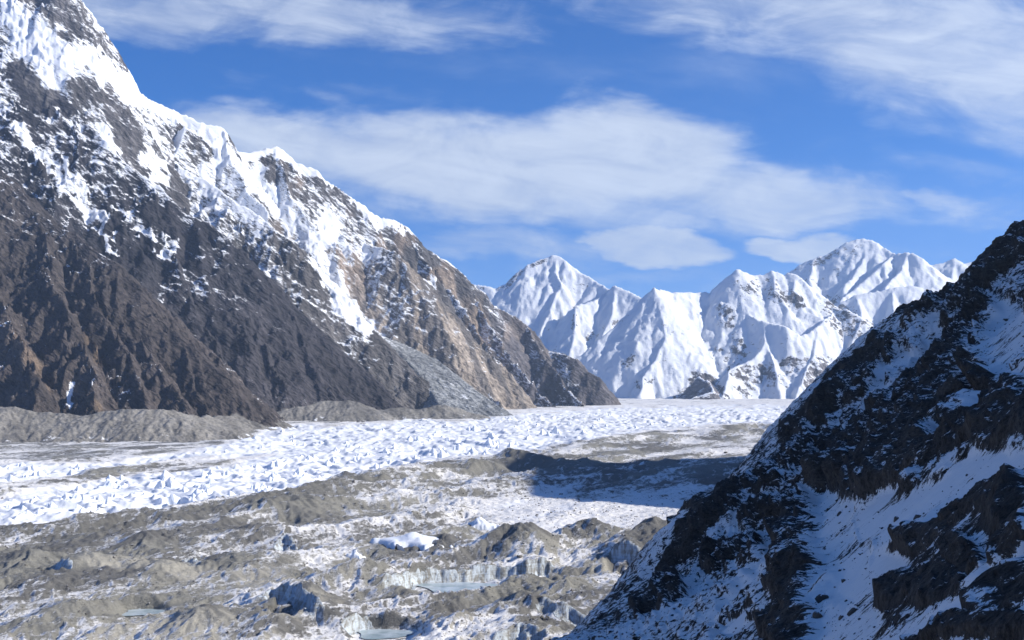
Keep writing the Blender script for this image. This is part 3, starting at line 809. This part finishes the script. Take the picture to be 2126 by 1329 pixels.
def build_fg():
    ys = geo(52, 740, .0046)
    px0, dpx = 1090.0, 2.2
    X, Y, U = grid(px0, 2320, dpx, ys)
    zp = lambda x, y: -36 + .9 * x - .26 * y
    pts = []
    for a, b, d in SIL:
        x, y, z = P(a, b, d); pts.append((x, y, z - H))
        pts.append((x - 38, y + 70, z - H - 75)); pts.append((x - 20, y + 190, z - H - 215))
    for a in (1150, 1300, 1450, 1600, 1750, 1900, 2050, 2200, 2380):
        for y in (55, 90, 140, 200, 260, 320, 390, 460):
            sp = np.interp(a, [s[0] for s in SIL], [s[1] for s in SIL]); sd = np.interp(a, [s[0] for s in SIL], [s[2] for s in SIL])
            if y > .86 * sd: continue
            x = (a - CX) / F * y
            pts.append((x, y, min(zp(x, y), (HZ - sp) / F * y - .035 * (sd - y) * (1 if y > 80 else 1))))
    f = tps(pts, 2e-4)
    Z = f(X, Y) + H
    ppx, ppy = project(X, Y, Z)
    # rock bands (photo outlines): proud, cliffed; snow gullies: hollow
    wpx = ppx + 22 * fbm(X / 14, Y / 26, 3, 3); wpy = ppy + 22 * fbm(X / 14 + 9, Y / 26, 5, 3)
    rockm = np.zeros_like(X)
    bands = [([(1690, 1000), (1740, 940), (1800, 900), (1900, 860), (1960, 800)], 62), ([(1760, 990), (1850, 970), (1930, 930), (2010, 890), (2126, 850)], 42), ([(1640, 1329), (1650, 1230), (1660, 1120), (1690, 1040)], 36), ([(1860, 880), (1960, 760), (2000, 700), (2030, 640)], 34),
             ([(1820, 1235), (1880, 1215), (1975, 1190)], 20), ([(1890, 1130), (1960, 1100), (2060, 1060), (2126, 1020)], 24), ([(1990, 1160), (2020, 1150)], 18), ([(2080, 1150), (2110, 1100), (2140, 1060)], 26), ([(2060, 1260), (2126, 1210)], 38), ([(1900, 1329), (2000, 1310), (2126, 1300)], 26),
             ([(1940, 640), (1985, 660), (2030, 680)], 20), ([(2050, 560), (2090, 530), (2126, 500)], 30), ([(1690, 850), (1740, 810), (1790, 770), (1840, 720)], 28), ([(1660, 900), (1650, 960), (1580, 1000)], 26), ([(1430, 1090), (1480, 1060), (1540, 1020)], 22), ([(1380, 1190), (1400, 1150), (1440, 1110)], 20), ([(1880, 660), (1960, 640), (2040, 590)], 16), ([(1560, 1080), (1620, 1050)], 24), ([(1480, 1180), (1560, 1130)], 20), ([(1330, 1260), (1420, 1230)], 18), ([(2010, 760), (2040, 780)], 16)]
    for b, r in bands: rockm = np.maximum(rockm, sst(r * 1.3, r * .6, sdist(wpx, wpy, b)))
    gul = np.zeros_like(X)
    gl = [([(2100, 660), (2080, 720), (2126, 700)], 44), ([(2090, 780), (2030, 860), (1960, 900)], 16), ([(1720, 1060), (1745, 1130), (1780, 1200), (1760, 1290), (1720, 1329)], 52), ([(1800, 1080), (1900, 1030), (2000, 985), (2080, 960)], 40), ([(1830, 1150), (1780, 1230)], 40), ([(1990, 1250), (1900, 1290), (1820, 1329)], 26), ([(2126, 1130), (2040, 1200), (1960, 1250)], 14), ([(1880, 720), (1840, 770), (1800, 830), (1760, 890)], 12), ([(1960, 690), (1900, 740)], 10), ([(1700, 940), (1650, 985)], 10), ([(1500, 1250), (1560, 1190), (1610, 1150)], 14), ([(1480, 1300), (1560, 1270)], 12), ([(1740, 880), (1810, 860)], 10), ([(2126, 940), (2040, 990)], 16)]
    for b, r in gl: gul = np.maximum(gul, sst(r * 1.4, r * .55, sdist(wpx, wpy, b)))
    rockm = rockm * (1 - gul)
    sc = np.clip(Y / 300, .25, 1.3)
    gx, gy = grad(Z, U, Y)
    edge_keep = sst(0, 40, np.interp(ppx, [s[0] for s in SIL], [s[2] for s in SIL]) - Y)
    strata = ridged((X * .5 - Y * .55) / 13, (X * .25 + Y * .2) / 26, 21, 5, .55) - .9
    blocky = np.round(fbm(X / 9, Y / 11, 26, 3) * 3) / 3
    nl = np.sqrt(gx * gx + gy * gy + 1); NX, NY, NZ = -gx / nl, -gy / nl, 1 / nl
    D = rockm * sc * (3.0 + 2.2 * strata + 2.0 * blocky) - gul * sc * 1.6
    D = D + (1 - gul * .9) * sc * (1.1 * strata + .7 * (ridged(X / 5, Y / 6, 28, 4) - .9) + .45 * fbm(X / 2.2, Y / 2.8, 29, 3))
    D = D + carve(X, Y, gx, gy, 38, 1.4, 95, 4, .5, (1 - .6 * gul)) * sc
    D = D * (.6 + .4 * edge_keep)
    X0, Y0 = X, Y
    X = X + NX * D; Y = Y + NY * D; Z = Z + NZ * D
    nL = fbm(X0 / 30, Y0 / 42, 65, 4)
    cov = .53 + .24 * nL - .40 * rockm + gul * (.34 + .5 * fbm(X0 / 9, Y0 / 16, 69, 4))
    cov = cov - .22 * sst(22, 2, np.abs(np.interp(ppx, [s[0] for s in SIL], [s[1] for s in SIL]) - ppy))
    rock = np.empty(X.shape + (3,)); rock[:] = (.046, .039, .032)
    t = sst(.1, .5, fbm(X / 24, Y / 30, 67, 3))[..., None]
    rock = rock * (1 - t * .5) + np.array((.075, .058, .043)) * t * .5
    FG.update(px0=px0, dpx=dpx, ys=ys, X=X, Y=Y, Z=Z, cov=cov, gul=gul)
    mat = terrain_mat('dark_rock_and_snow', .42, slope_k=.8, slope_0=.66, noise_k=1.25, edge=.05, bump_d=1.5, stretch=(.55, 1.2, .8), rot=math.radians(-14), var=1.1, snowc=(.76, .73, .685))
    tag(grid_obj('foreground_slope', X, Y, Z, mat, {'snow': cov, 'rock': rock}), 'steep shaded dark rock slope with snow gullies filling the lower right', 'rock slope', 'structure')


# ------------------------------------------------------------------ valley side hidden on the right (it throws the shadow on the glacier)
def build_right():
    xs = np.linspace(250, 4600, 240); ys = np.linspace(-1500, 5200, 330)
    X, Y = np.meshgrid(xs, ys)
    z, d = env(X, Y, [(1510, 1760, 830), (1500, 1980, 865), (1470, 2230, 870), (1440, 2400, 880)], 1.25)
    z3, d3 = env(X, Y, [(1490, 2080, 850), (2600, 2050, 1300), (4200, 2050, 1700)], 1.1)
    z = np.maximum(z, z3)
    z2, d2 = env(X, Y, [(330, 640, 270), (700, 560, 560), (1200, 480, 820), (2000, 300, 1200), (3100, 0, 1700)], 1.15)
    z2 = z2 - 1.6 * np.maximum(0, Y - 620)
    z = np.maximum(z, z2)
    z = z + fbm(X / 300, Y / 300, 12, 4) * 22
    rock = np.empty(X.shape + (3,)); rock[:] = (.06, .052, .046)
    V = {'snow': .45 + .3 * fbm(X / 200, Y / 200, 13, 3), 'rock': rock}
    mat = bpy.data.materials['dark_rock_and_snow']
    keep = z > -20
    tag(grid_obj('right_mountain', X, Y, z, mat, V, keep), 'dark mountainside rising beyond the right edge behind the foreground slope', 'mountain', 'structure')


def build_base():
    m, nt, bs = new_mat('valley_snow'); bs.inputs['Base Color'].default_value = SNOW + (1,); bs.inputs['Roughness'].default_value = .8
    n = noise(geom('Position'), 1 / 300, 6, .6)
    nt.links.new(mixc(ss(n, .4, .6), (.16, .14, .12), SNOW).s, bs.inputs['Base Color'])
    s = 26000
    V = [(-s, -8000, -60), (s, -8000, -60), (s, 20000, -60), (-s, 20000, -60)]
    tag(mesh_obj('valley_ground', V, [(0, 1, 2, 3)], m), 'snow-dusted valley ground beneath the glacier and mountains', 'ground', 'structure')


# ------------------------------------------------------------------ ice pinnacles, ice mounds, boulders, ponds
def ice_mat():
    m, nt, bs = new_mat('pinnacle_ice')
    pos = geom('Position'); x, y, z = sep(pos)
    n = noise(pos, 1 / 9.0, 6, .65); d = noise(comb(x * .5, y * .5, z * .1), 1 / 3.0, 5, .6)
    c = mixc(ss(n + (d - .5) * .6, .62, .78), (.86, .89, .93), (.42, .43, .42))
    nt.links.new(c.s, bs.inputs['Base Color']); bs.inputs['Roughness'].default_value = .6
    nt.links.new(bump(n + d * .4, .6, 1.5).s, bs.inputs['Normal'])
    return m


def fin_mesh(k):
    """a cluster of leaning ice teeth, sheer on the left and easy on the right, unit height"""
    r = np.random.RandomState(100 + k); n1, n2 = 22, 16
    gx, gy = np.meshgrid(np.linspace(-1.3, 1.7, n1), np.linspace(-1.1, 1.1, n2))
    gx = gx + r.uniform(-.04, .04, gx.shape); gy = gy + r.uniform(-.04, .04, gy.shape)
    h = np.full(gx.shape, -.45)
    for j in range(1 + k % 4):
        cx, cy = (0, 0) if j == 0 else (r.uniform(-.7, .9), r.uniform(-.6, .6))
        t = 1.0 if j == 0 else r.uniform(.35, .8)
        dx, dy = gx - cx, gy - cy
        an = r.uniform(-.5, .5); dx, dy = dx * math.cos(an) + dy * math.sin(an), dy * math.cos(an) - dx * math.sin(an)
        d = np.maximum(np.where(dx > 0, dx * .75, -dx * 2.6), np.abs(dy) * r.uniform(.9, 1.7)) + .25 * np.hypot(dx, dy)
        h = np.maximum(h, t - d * (.75 + .3 * t))
    h = h + .10 * (ridged(gx * 1.7 + k, gy * 1.7, 200, 3) - .8)
    e = np.maximum(np.maximum(np.abs(gx - .2) - 1.2, np.abs(gy) - .85) / .25, 0)
    h = np.maximum(h, -.12) - e * .5
    V = np.stack([gx, gy, h], -1).reshape(-1, 3).tolist()
    F_ = [(i * n1 + j, i * n1 + j + 1, (i + 1) * n1 + j + 1, (i + 1) * n1 + j) for i in range(n2 - 1) for j in range(n1 - 1)]
    me = bpy.data.meshes.new('ice_teeth'); me.from_pydata(V, [], F_)
    for p in me.polygons: p.use_smooth = False
    return me


def place(name, me, x, y, z, sx, sy, sz, rz, label, cat, group=None):
    o = bpy.data.objects.new(name, me); COL.objects.link(o)
    o.location = (x, y, z); o.scale = (sx, sy, sz); o.rotation_euler = (0, 0, rz)
    return tag(o, label, cat, None, group)


def ground(px, py):
    """first hit of the photo ray with the glacier grid"""
    t = GL['ys'] if False else None
    for Y in np.geomspace(720, 9000, 900):
        z = sample(GL, px, Y)
        if z >= H + (HZ - py) / F * Y: return (px - CX) / F * Y, Y, z
    Y = gY(py); return (px - CX) / F * Y, Y, sample(GL, px, Y)


def build_ice():
    r = random.Random(5); m = ice_mat(); ms = [fin_mesh(k) for k in range(8)]
    for me in ms: me.materials.append(m)
    big = {0: 'tall shark-fin ice pinnacle in the left half of the white ice band', 1: 'broad blue-shaded ice fin low in the left of the white ice band', 2: 'wide pair-topped ice pinnacle in the middle of the white ice band', 3: 'ice fin standing just behind the grey moraine crest left of centre'}
    spots = [(341, 994, 19), (160, 1070, 20), (1020, 912, 14), (357, 1056, 24), (1153, 900, 16), (984, 895, 13), (1125, 902, 12), (1097, 912, 10), (1210, 900, 8), (1014, 924, 12), (980, 942, 13), (952, 934, 14), (898, 944, 14), (916, 950, 16), (1059, 930, 10), (904, 904, 9), (1138, 905, 9), (1033, 931, 8), (1008, 945, 10),
             (80, 988, 12), (437, 987, 13), (353, 1010, 18), (400, 1046, 13), (205, 1080, 13), (47, 1060, 12), (16, 1054, 9), (136, 1036, 12), (223, 1046, 8), (21, 998, 14), (45, 968, 9), (477, 1038, 10), (188, 964, 10), (489, 974, 12), (560, 1000, 12), (620, 985, 14), (575, 968, 12), (690, 960, 12), (742, 955, 10), (800, 940, 12), (850, 915, 10), (868, 914, 9), (780, 975, 11), (640, 955, 10), (530, 1015, 10)]
    n0 = len(spots)
    while len(spots) < n0 + 110:
        px, py = r.uniform(0, 1500), r.uniform(858, 1075)
        Y = gY(py); c = int((px - GL['px0']) / GL['dpx']); rr = int(np.interp(Y, GL['ys'], np.arange(len(GL['ys']))))
        if GL['white'][rr, c] > .75: spots.append((px, py, (py - 830) * r.uniform(.035, .085) + 2.5))
    for i, (px, py, hp) in enumerate(spots):
        for up in range(40):
            x, y, z = ground(px, py - up * 2)
            c = int((px - GL['px0']) / GL['dpx']); rr = int(np.interp(y, GL['ys'], np.arange(len(GL['ys']))))
            if GL['white'][rr, c] > .6: break
        h = hp / F * y * (1.05 if i < n0 else .8)
        w = h * r.uniform(.9, 1.5)
        zone = 'far white ice toward the peaks' if px > 1000 else 'middle of the white ice below the debris gully' if px > 650 else 'white ice before the dark spur' if px > 350 else 'left end of the white ice band'
        lb = big.get(i, ('small' if hp < 9 else 'sharp medium-sized') + ' ice pinnacle in the ' + zone)
        place('ice_pinnacle', ms[i % 8], x, y, z - h * .05, w, w * r.uniform(.7, 1.1), h, r.uniform(.3, 1.1), lb, 'ice pinnacle', 'ice pinnacles along the white glacier band')
    # white ice mounds left standing in the debris
    for k, (px, py, wp, hp, lb) in enumerate([(862, 1128, 150, 19, 'large smooth white ice mound among grey debris in the middle foreground'), (738, 1158, 36, 15, 'small round white ice mound left of the large one'), (1000, 1094, 62, 18, 'pointed white ice mound behind the large smooth one'), (600, 1026, 0, 0, '')]):
        if not wp: continue
        x, y, z = ground(px, py)
        wv = wp / F * y / 2; h = hp / F * y; n1, n2 = 48, 26
        gx, gy = np.meshgrid(np.linspace(-1.25, 1.25, n1), np.linspace(-1.25, 1.25, n2))
        wq = fbm(gx * 1.3 + 7 * k, gy * 1.3, 180, 4)
        e = 1 - np.sqrt(gx ** 2 + (gy * 1.0) ** 2) * (1 + .45 * wq)
        hz = np.sign(e) * np.abs(e) ** .75 * (.85 + .22 * (ridged(gx * 1.1 + k, gy * .9, 190, 3) - .7)) * (1.15 - .35 * gx)
        V = np.stack([gx * wv, gy * wv * .6, np.where(hz < 0, np.maximum(hz * 6, -4), hz) * h * 1.1], -1).reshape(-1, 3).tolist()
        F_ = [(i * n1 + j, i * n1 + j + 1, (i + 1) * n1 + j + 1, (i + 1) * n1 + j) for i in range(n2 - 1) for j in range(n1 - 1)]
        me = bpy.data.meshes.new('ice_mound'); me.from_pydata(V, [], F_); me.materials.append(m)
        for p in me.polygons: p.use_smooth = True
        place('ice_mound', me, x, y, z - 1.0, 1, 1, 1, 0, lb, 'ice mound')


def rock_mesh(k, m, sub=2):
    r = random.Random(300 + k)
    import bmesh
    bm = bmesh.new(); bmesh.ops.create_icosphere(bm, subdivisions=sub, radius=1.0)
    cuts = [(Vector((r.gauss(0, 1), r.gauss(0, 1), r.gauss(0, 1))).normalized(), r.uniform(.45, .85)) for _ in range(9)]
    for v in bm.verts:
        for n, d in cuts:
            e = v.co.dot(n) - d
            if e > 0: v.co -= n * e
        v.co *= 1 + r.uniform(-.03, .03)
        v.co.x *= 1.2; v.co.z *= .8
    me = bpy.data.meshes.new('boulder'); bm.to_mesh(me); bm.free(); me.materials.append(m)
    return me


def stone_mat(name, c):
    m, nt, bs = new_mat(name)
    pos = geom('Position'); nx, ny, nz = sep(geom('Normal'))
    n = noise(pos, 1.3, 6, .7)
    sn = ss(nz + (n - .5) * 1.2, .86, .97)
    col = mixc(sn, scalec(c, .5 + n), SNOW)
    nt.links.new(col.s, bs.inputs['Base Color']); bs.inputs['Roughness'].default_value = .9
    nt.links.new(bump(n, .7, .3).s, bs.inputs['Normal'])
    return m


def fgpoint(px, py):
    """grid node of the foreground slope that shows nearest to a photo point"""
    if 'pp' not in FG: FG['pp'] = project(FG['X'], FG['Y'], FG['Z'])
    a, b = FG['pp']
    c = int((px - FG['px0']) / FG['dpx']); lo, hi = max(0, c - 6), min(a.shape[1], c + 7)
    d = (a[:, lo:hi] - px) ** 2 + (b[:, lo:hi] - py) ** 2
    i = np.unravel_index(np.argmin(d + FG['Y'][:, lo:hi] * .02), d.shape)
    q = (i[0], i[1] + lo)
    return FG['X'][q], FG['Y'][q], FG['Z'][q], FG['gul'][q], FG['cov'][q]


def build_boulders():
    r = random.Random(9)
    dark, brown, grey = stone_mat('dark_boulder_stone', (.045, .040, .036)), stone_mat('brown_boulder_stone', (.10, .078, .058)), stone_mat('grey_boulder_stone', (.12, .108, .095))
    md = [rock_mesh(k, dark) for k in range(6)]; mb = [rock_mesh(k + 6, brown) for k in range(3)]; mg = [rock_mesh(k + 9, grey) for k in range(5)]
    named = [(1906, 1076, 11, md[0], 'pointed dark boulder alone on the open snow gully'), (1706, 1246, 14, md[1], 'rounded dark boulder at the left edge of the snow gully'), (1700, 1284, 12, mb[0], 'brown boulder just below the rounded dark boulder'), (1860, 1080, 9, mb[1], 'flat brown stone left of the pointed dark boulder'), (1771, 1272, 12, md[2], 'broad dark boulder among small stones near the bottom of the gully'), (1747, 1284, 8, mb[2], 'small brown boulder left of the broad dark one'), (1843, 1273, 6, md[3], 'small dark boulder right of the broad dark one'), (1743, 1069, 7, md[4], 'dark stone near the top of the snow gully'), (1893, 1092, 6, md[5], 'small dark stone just below the pointed boulder'), (1751, 1208, 6, mb[0], 'small brown stone in the middle of the snow gully')]
    for px, py, rp, me, lb in named:
        x, y, z, g, c = fgpoint(px, py); s = rp / F * y
        o = place('boulder', me, x, y, z + s * .1, s, s, s * 1.1, r.uniform(0, 6), lb, 'boulder', 'boulders on the dark slope')
        o.rotation_euler = (r.uniform(-.3, .3), r.uniform(-.7, -.3), r.uniform(0, 6))
    n = 0
    while n < 130:
        px = r.uniform(1180, 2120); sp = np.interp(px, [q[0] for q in SIL], [q[1] for q in SIL]); py = r.uniform(sp + 15, 1325)
        if py > 1325 or py < sp + 15: continue
        x, y, z, g, c = fgpoint(px, py)
        if c < .3: continue
        s = r.choice((2, 2.5, 3, 3.5, 5)) / F * y
        o = place('boulder', r.choice(md + mb[:1]), x, y, z, s, s * r.uniform(.7, 1.2), s * r.uniform(.6, 1), 0, ('small dark stone low on the shaded slope near the bottom edge' if py > 1200 else 'small dark stone halfway up the shaded slope in thin snow' if py > 900 else 'small dark stone high on the shaded slope near its crest'), 'boulder', 'stones lying on the dark slope')
        o.rotation_euler = (r.uniform(-.3, .3), r.uniform(-.8, -.4), r.uniform(0, 6)); n += 1
    for px, py, rp, lb in [(1078, 1159, 7, 'brown boulder perched on the brink above the long ice cliff'), (1271, 1022, 4.5, 'lone dark boulder in the shaded snow beyond the hummocks'), (1507, 941, 4.5, 'dark boulder on the bright snow beside the dark slope edge')]:
        x, y, z = ground(px, py); s = rp / F * y
        place('boulder', mg[0], x, y, z + s * .3, s, s, s, r.uniform(0, 6), lb, 'boulder', 'boulders on the glacier')
    n = 0
    while n < 120:
        px, py = (r.gauss(1180, 130), r.uniform(955, 1120)) if n < 80 else (r.uniform(0, 1250), r.uniform(1090, 1325))
        if not 0 < px < 1620: continue
        x, y, z = ground(px, py)
        s = r.uniform(1.3, 2.6) / F * y
        place('boulder', r.choice(mg), x, y, z + s * .2, s, s, s, r.uniform(0, 6), ('small dark boulder in the shaded snow hollow beyond the hummocks' if n < 80 and py < 1045 else 'small dark boulder on sunlit snow just this side of the shadow' if n < 80 else 'small grey boulder among the near debris hummocks'), 'boulder', 'boulders strewn over the glacier'); n += 1
    # loose stones too many to count
    def scatter(name, pts, mat, lb):
        P_ = np.array(pts); k = len(P_)
        o8 = np.array([(1, 0, 0), (-1, 0, 0), (0, 1, 0), (0, -1, 0), (0, 0, 1), (0, 0, -1)], float)
        f8 = np.array([(0, 2, 4), (2, 1, 4), (1, 3, 4), (3, 0, 4), (2, 0, 5), (1, 2, 5), (3, 1, 5), (0, 3, 5)])
        rs = np.random.RandomState(3)
        J = o8[None] * (1 + rs.uniform(-.35, .35, (k, 6, 1))) + rs.uniform(-.3, .3, (k, 6, 3)); J[..., 2] *= .75
        th = rs.rand(k) * 6.28; c, s_ = np.cos(th)[:, None], np.sin(th)[:, None]
        J = np.stack([J[..., 0] * c - J[..., 1] * s_, J[..., 0] * s_ + J[..., 1] * c, J[..., 2]], -1)
        V = (J * P_[:, None, 3:4] + P_[:, None, :3]).reshape(-1, 3)
        Fc = (f8[None] + np.arange(k)[:, None, None] * 6).reshape(-1, 3)
        tag(mesh_obj(name, V, Fc, mat, smooth=False), lb, 'stones', 'stuff')
    rs = np.random.RandomState(11)
    X, Y, Z, cov = FG['X'], FG['Y'], FG['Z'], FG['cov']
    pr = (sst(.15, .5, cov) * sst(1.25, .9, cov) * (.25 + 1.5 * np.clip(fbm(X / 18, Y / 22, 140, 3), 0, 1)) * X / X * np.gradient(Y, axis=0)).ravel(); pr /= pr.sum()
    id_ = rs.choice(pr.size, 9000, p=pr)
    sz = rs.exponential(1.0, 9000) * .9 + .5
    sz = np.minimum(sz, 4.5) * Y.ravel()[id_] / F * 1.1
    scatter('scree', np.stack([X.ravel()[id_], Y.ravel()[id_], Z.ravel()[id_], sz], -1), dark, 'loose dark stones scattered over the snow of the shaded slope')
    ys = GL['ys']; rows = int(np.interp(1900, ys, np.arange(len(ys)))); wd = GL['Z'].shape[1]
    Yg = np.repeat(ys[:rows, None], wd, 1); Ug = (GL['px0'] + GL['dpx'] * np.arange(wd) - CX)[None] / F
    Xg = Ug * Yg
    pr = (np.clip(fbm(Xg / 60, Yg / 60, 150, 3) + .25, 0, 1) * (1 - GL['pit'][:rows]) * (GL['white'][:rows] < .3)).ravel(); pr /= pr.sum()
    id_ = rs.choice(pr.size, 18000, p=pr)
    sz = np.minimum(rs.exponential(1.0, 18000) * .6 + .5, 4.2) * Yg.ravel()[id_] / F
    scatter('rubble', np.stack([Xg.ravel()[id_], Yg.ravel()[id_], GL['Z'][:rows].ravel()[id_], sz], -1), grey, 'grey rubble strewn over the debris-covered glacier')


def build_ponds():
    m, nt, bs = new_mat('frozen_melt_water')
    n = noise(geom('Position'), 1 / 14.0, 5, .6)
    nt.links.new(mixc(ss(n, .35, .65), (.30, .38, .40), (.52, .60, .64)).s, bs.inputs['Base Color'])
    bs.inputs['Roughness'].default_value = .25
    for k, ((px, y0, rx, rb, rf), lb) in enumerate(zip(PONDS, ['blue-grey frozen melt pond below the long ice cliff', 'frozen melt pond in the small ice hollow at the bottom', 'small grey frozen melt pond at the left'])):
        r = random.Random(k); x0 = (px - CX) / F * y0; zz = float(g_lin(np.array(y0))) - 4.3
        nn = 40; V = [(x0, y0, zz)]
        for j in range(nn):
            t = 2 * math.pi * j / nn; l = 1.0 + .12 * math.sin(3 * t + k) + .08 * math.sin(5 * t) + r.uniform(-.04, .04)
            V.append((x0 + math.cos(t) * rx * l, y0 + math.sin(t) * (rb if math.sin(t) > 0 else rf * .55) * l, zz))
        tag(mesh_obj('melt_pond', V, [(0, j + 1, (j + 1) % nn + 1) for j in range(nn)], m), lb, 'pond', 'structure')


def build_haze():
    m = bpy.data.materials.new('thin_blue_air'); m.use_nodes = True; nt = m.node_tree; nt.nodes.clear()
    v = nt.nodes.new('ShaderNodeVolumePrincipled'); out = nt.nodes.new('ShaderNodeOutputMaterial')
    v.inputs['Color'].default_value = (.55, .74, 1.0, 1); v.inputs['Density'].default_value = 2.7e-5; v.inputs['Anisotropy'].default_value = .2
    nt.links.new(v.outputs[0], out.inputs['Volume'])
    a, b, c, d, e, f = -27000, 27000, -9000, 21000, -130, 3400
    V = [(x, y, z) for z in (e, f) for y in (c, d) for x in (a, b)]
    Q = [(0, 2, 3, 1), (4, 5, 7, 6), (0, 1, 5, 4), (2, 6, 7, 3), (0, 4, 6, 2), (1, 3, 7, 5)]
    tag(mesh_obj('haze', V, Q, m, smooth=False), 'thin blue mountain air filling the whole valley', 'haze', 'stuff')


build_base()
build_left()
build_far()
build_glacier()
build_fg()
build_right()
build_ponds()
build_ice()
build_boulders()
build_haze()
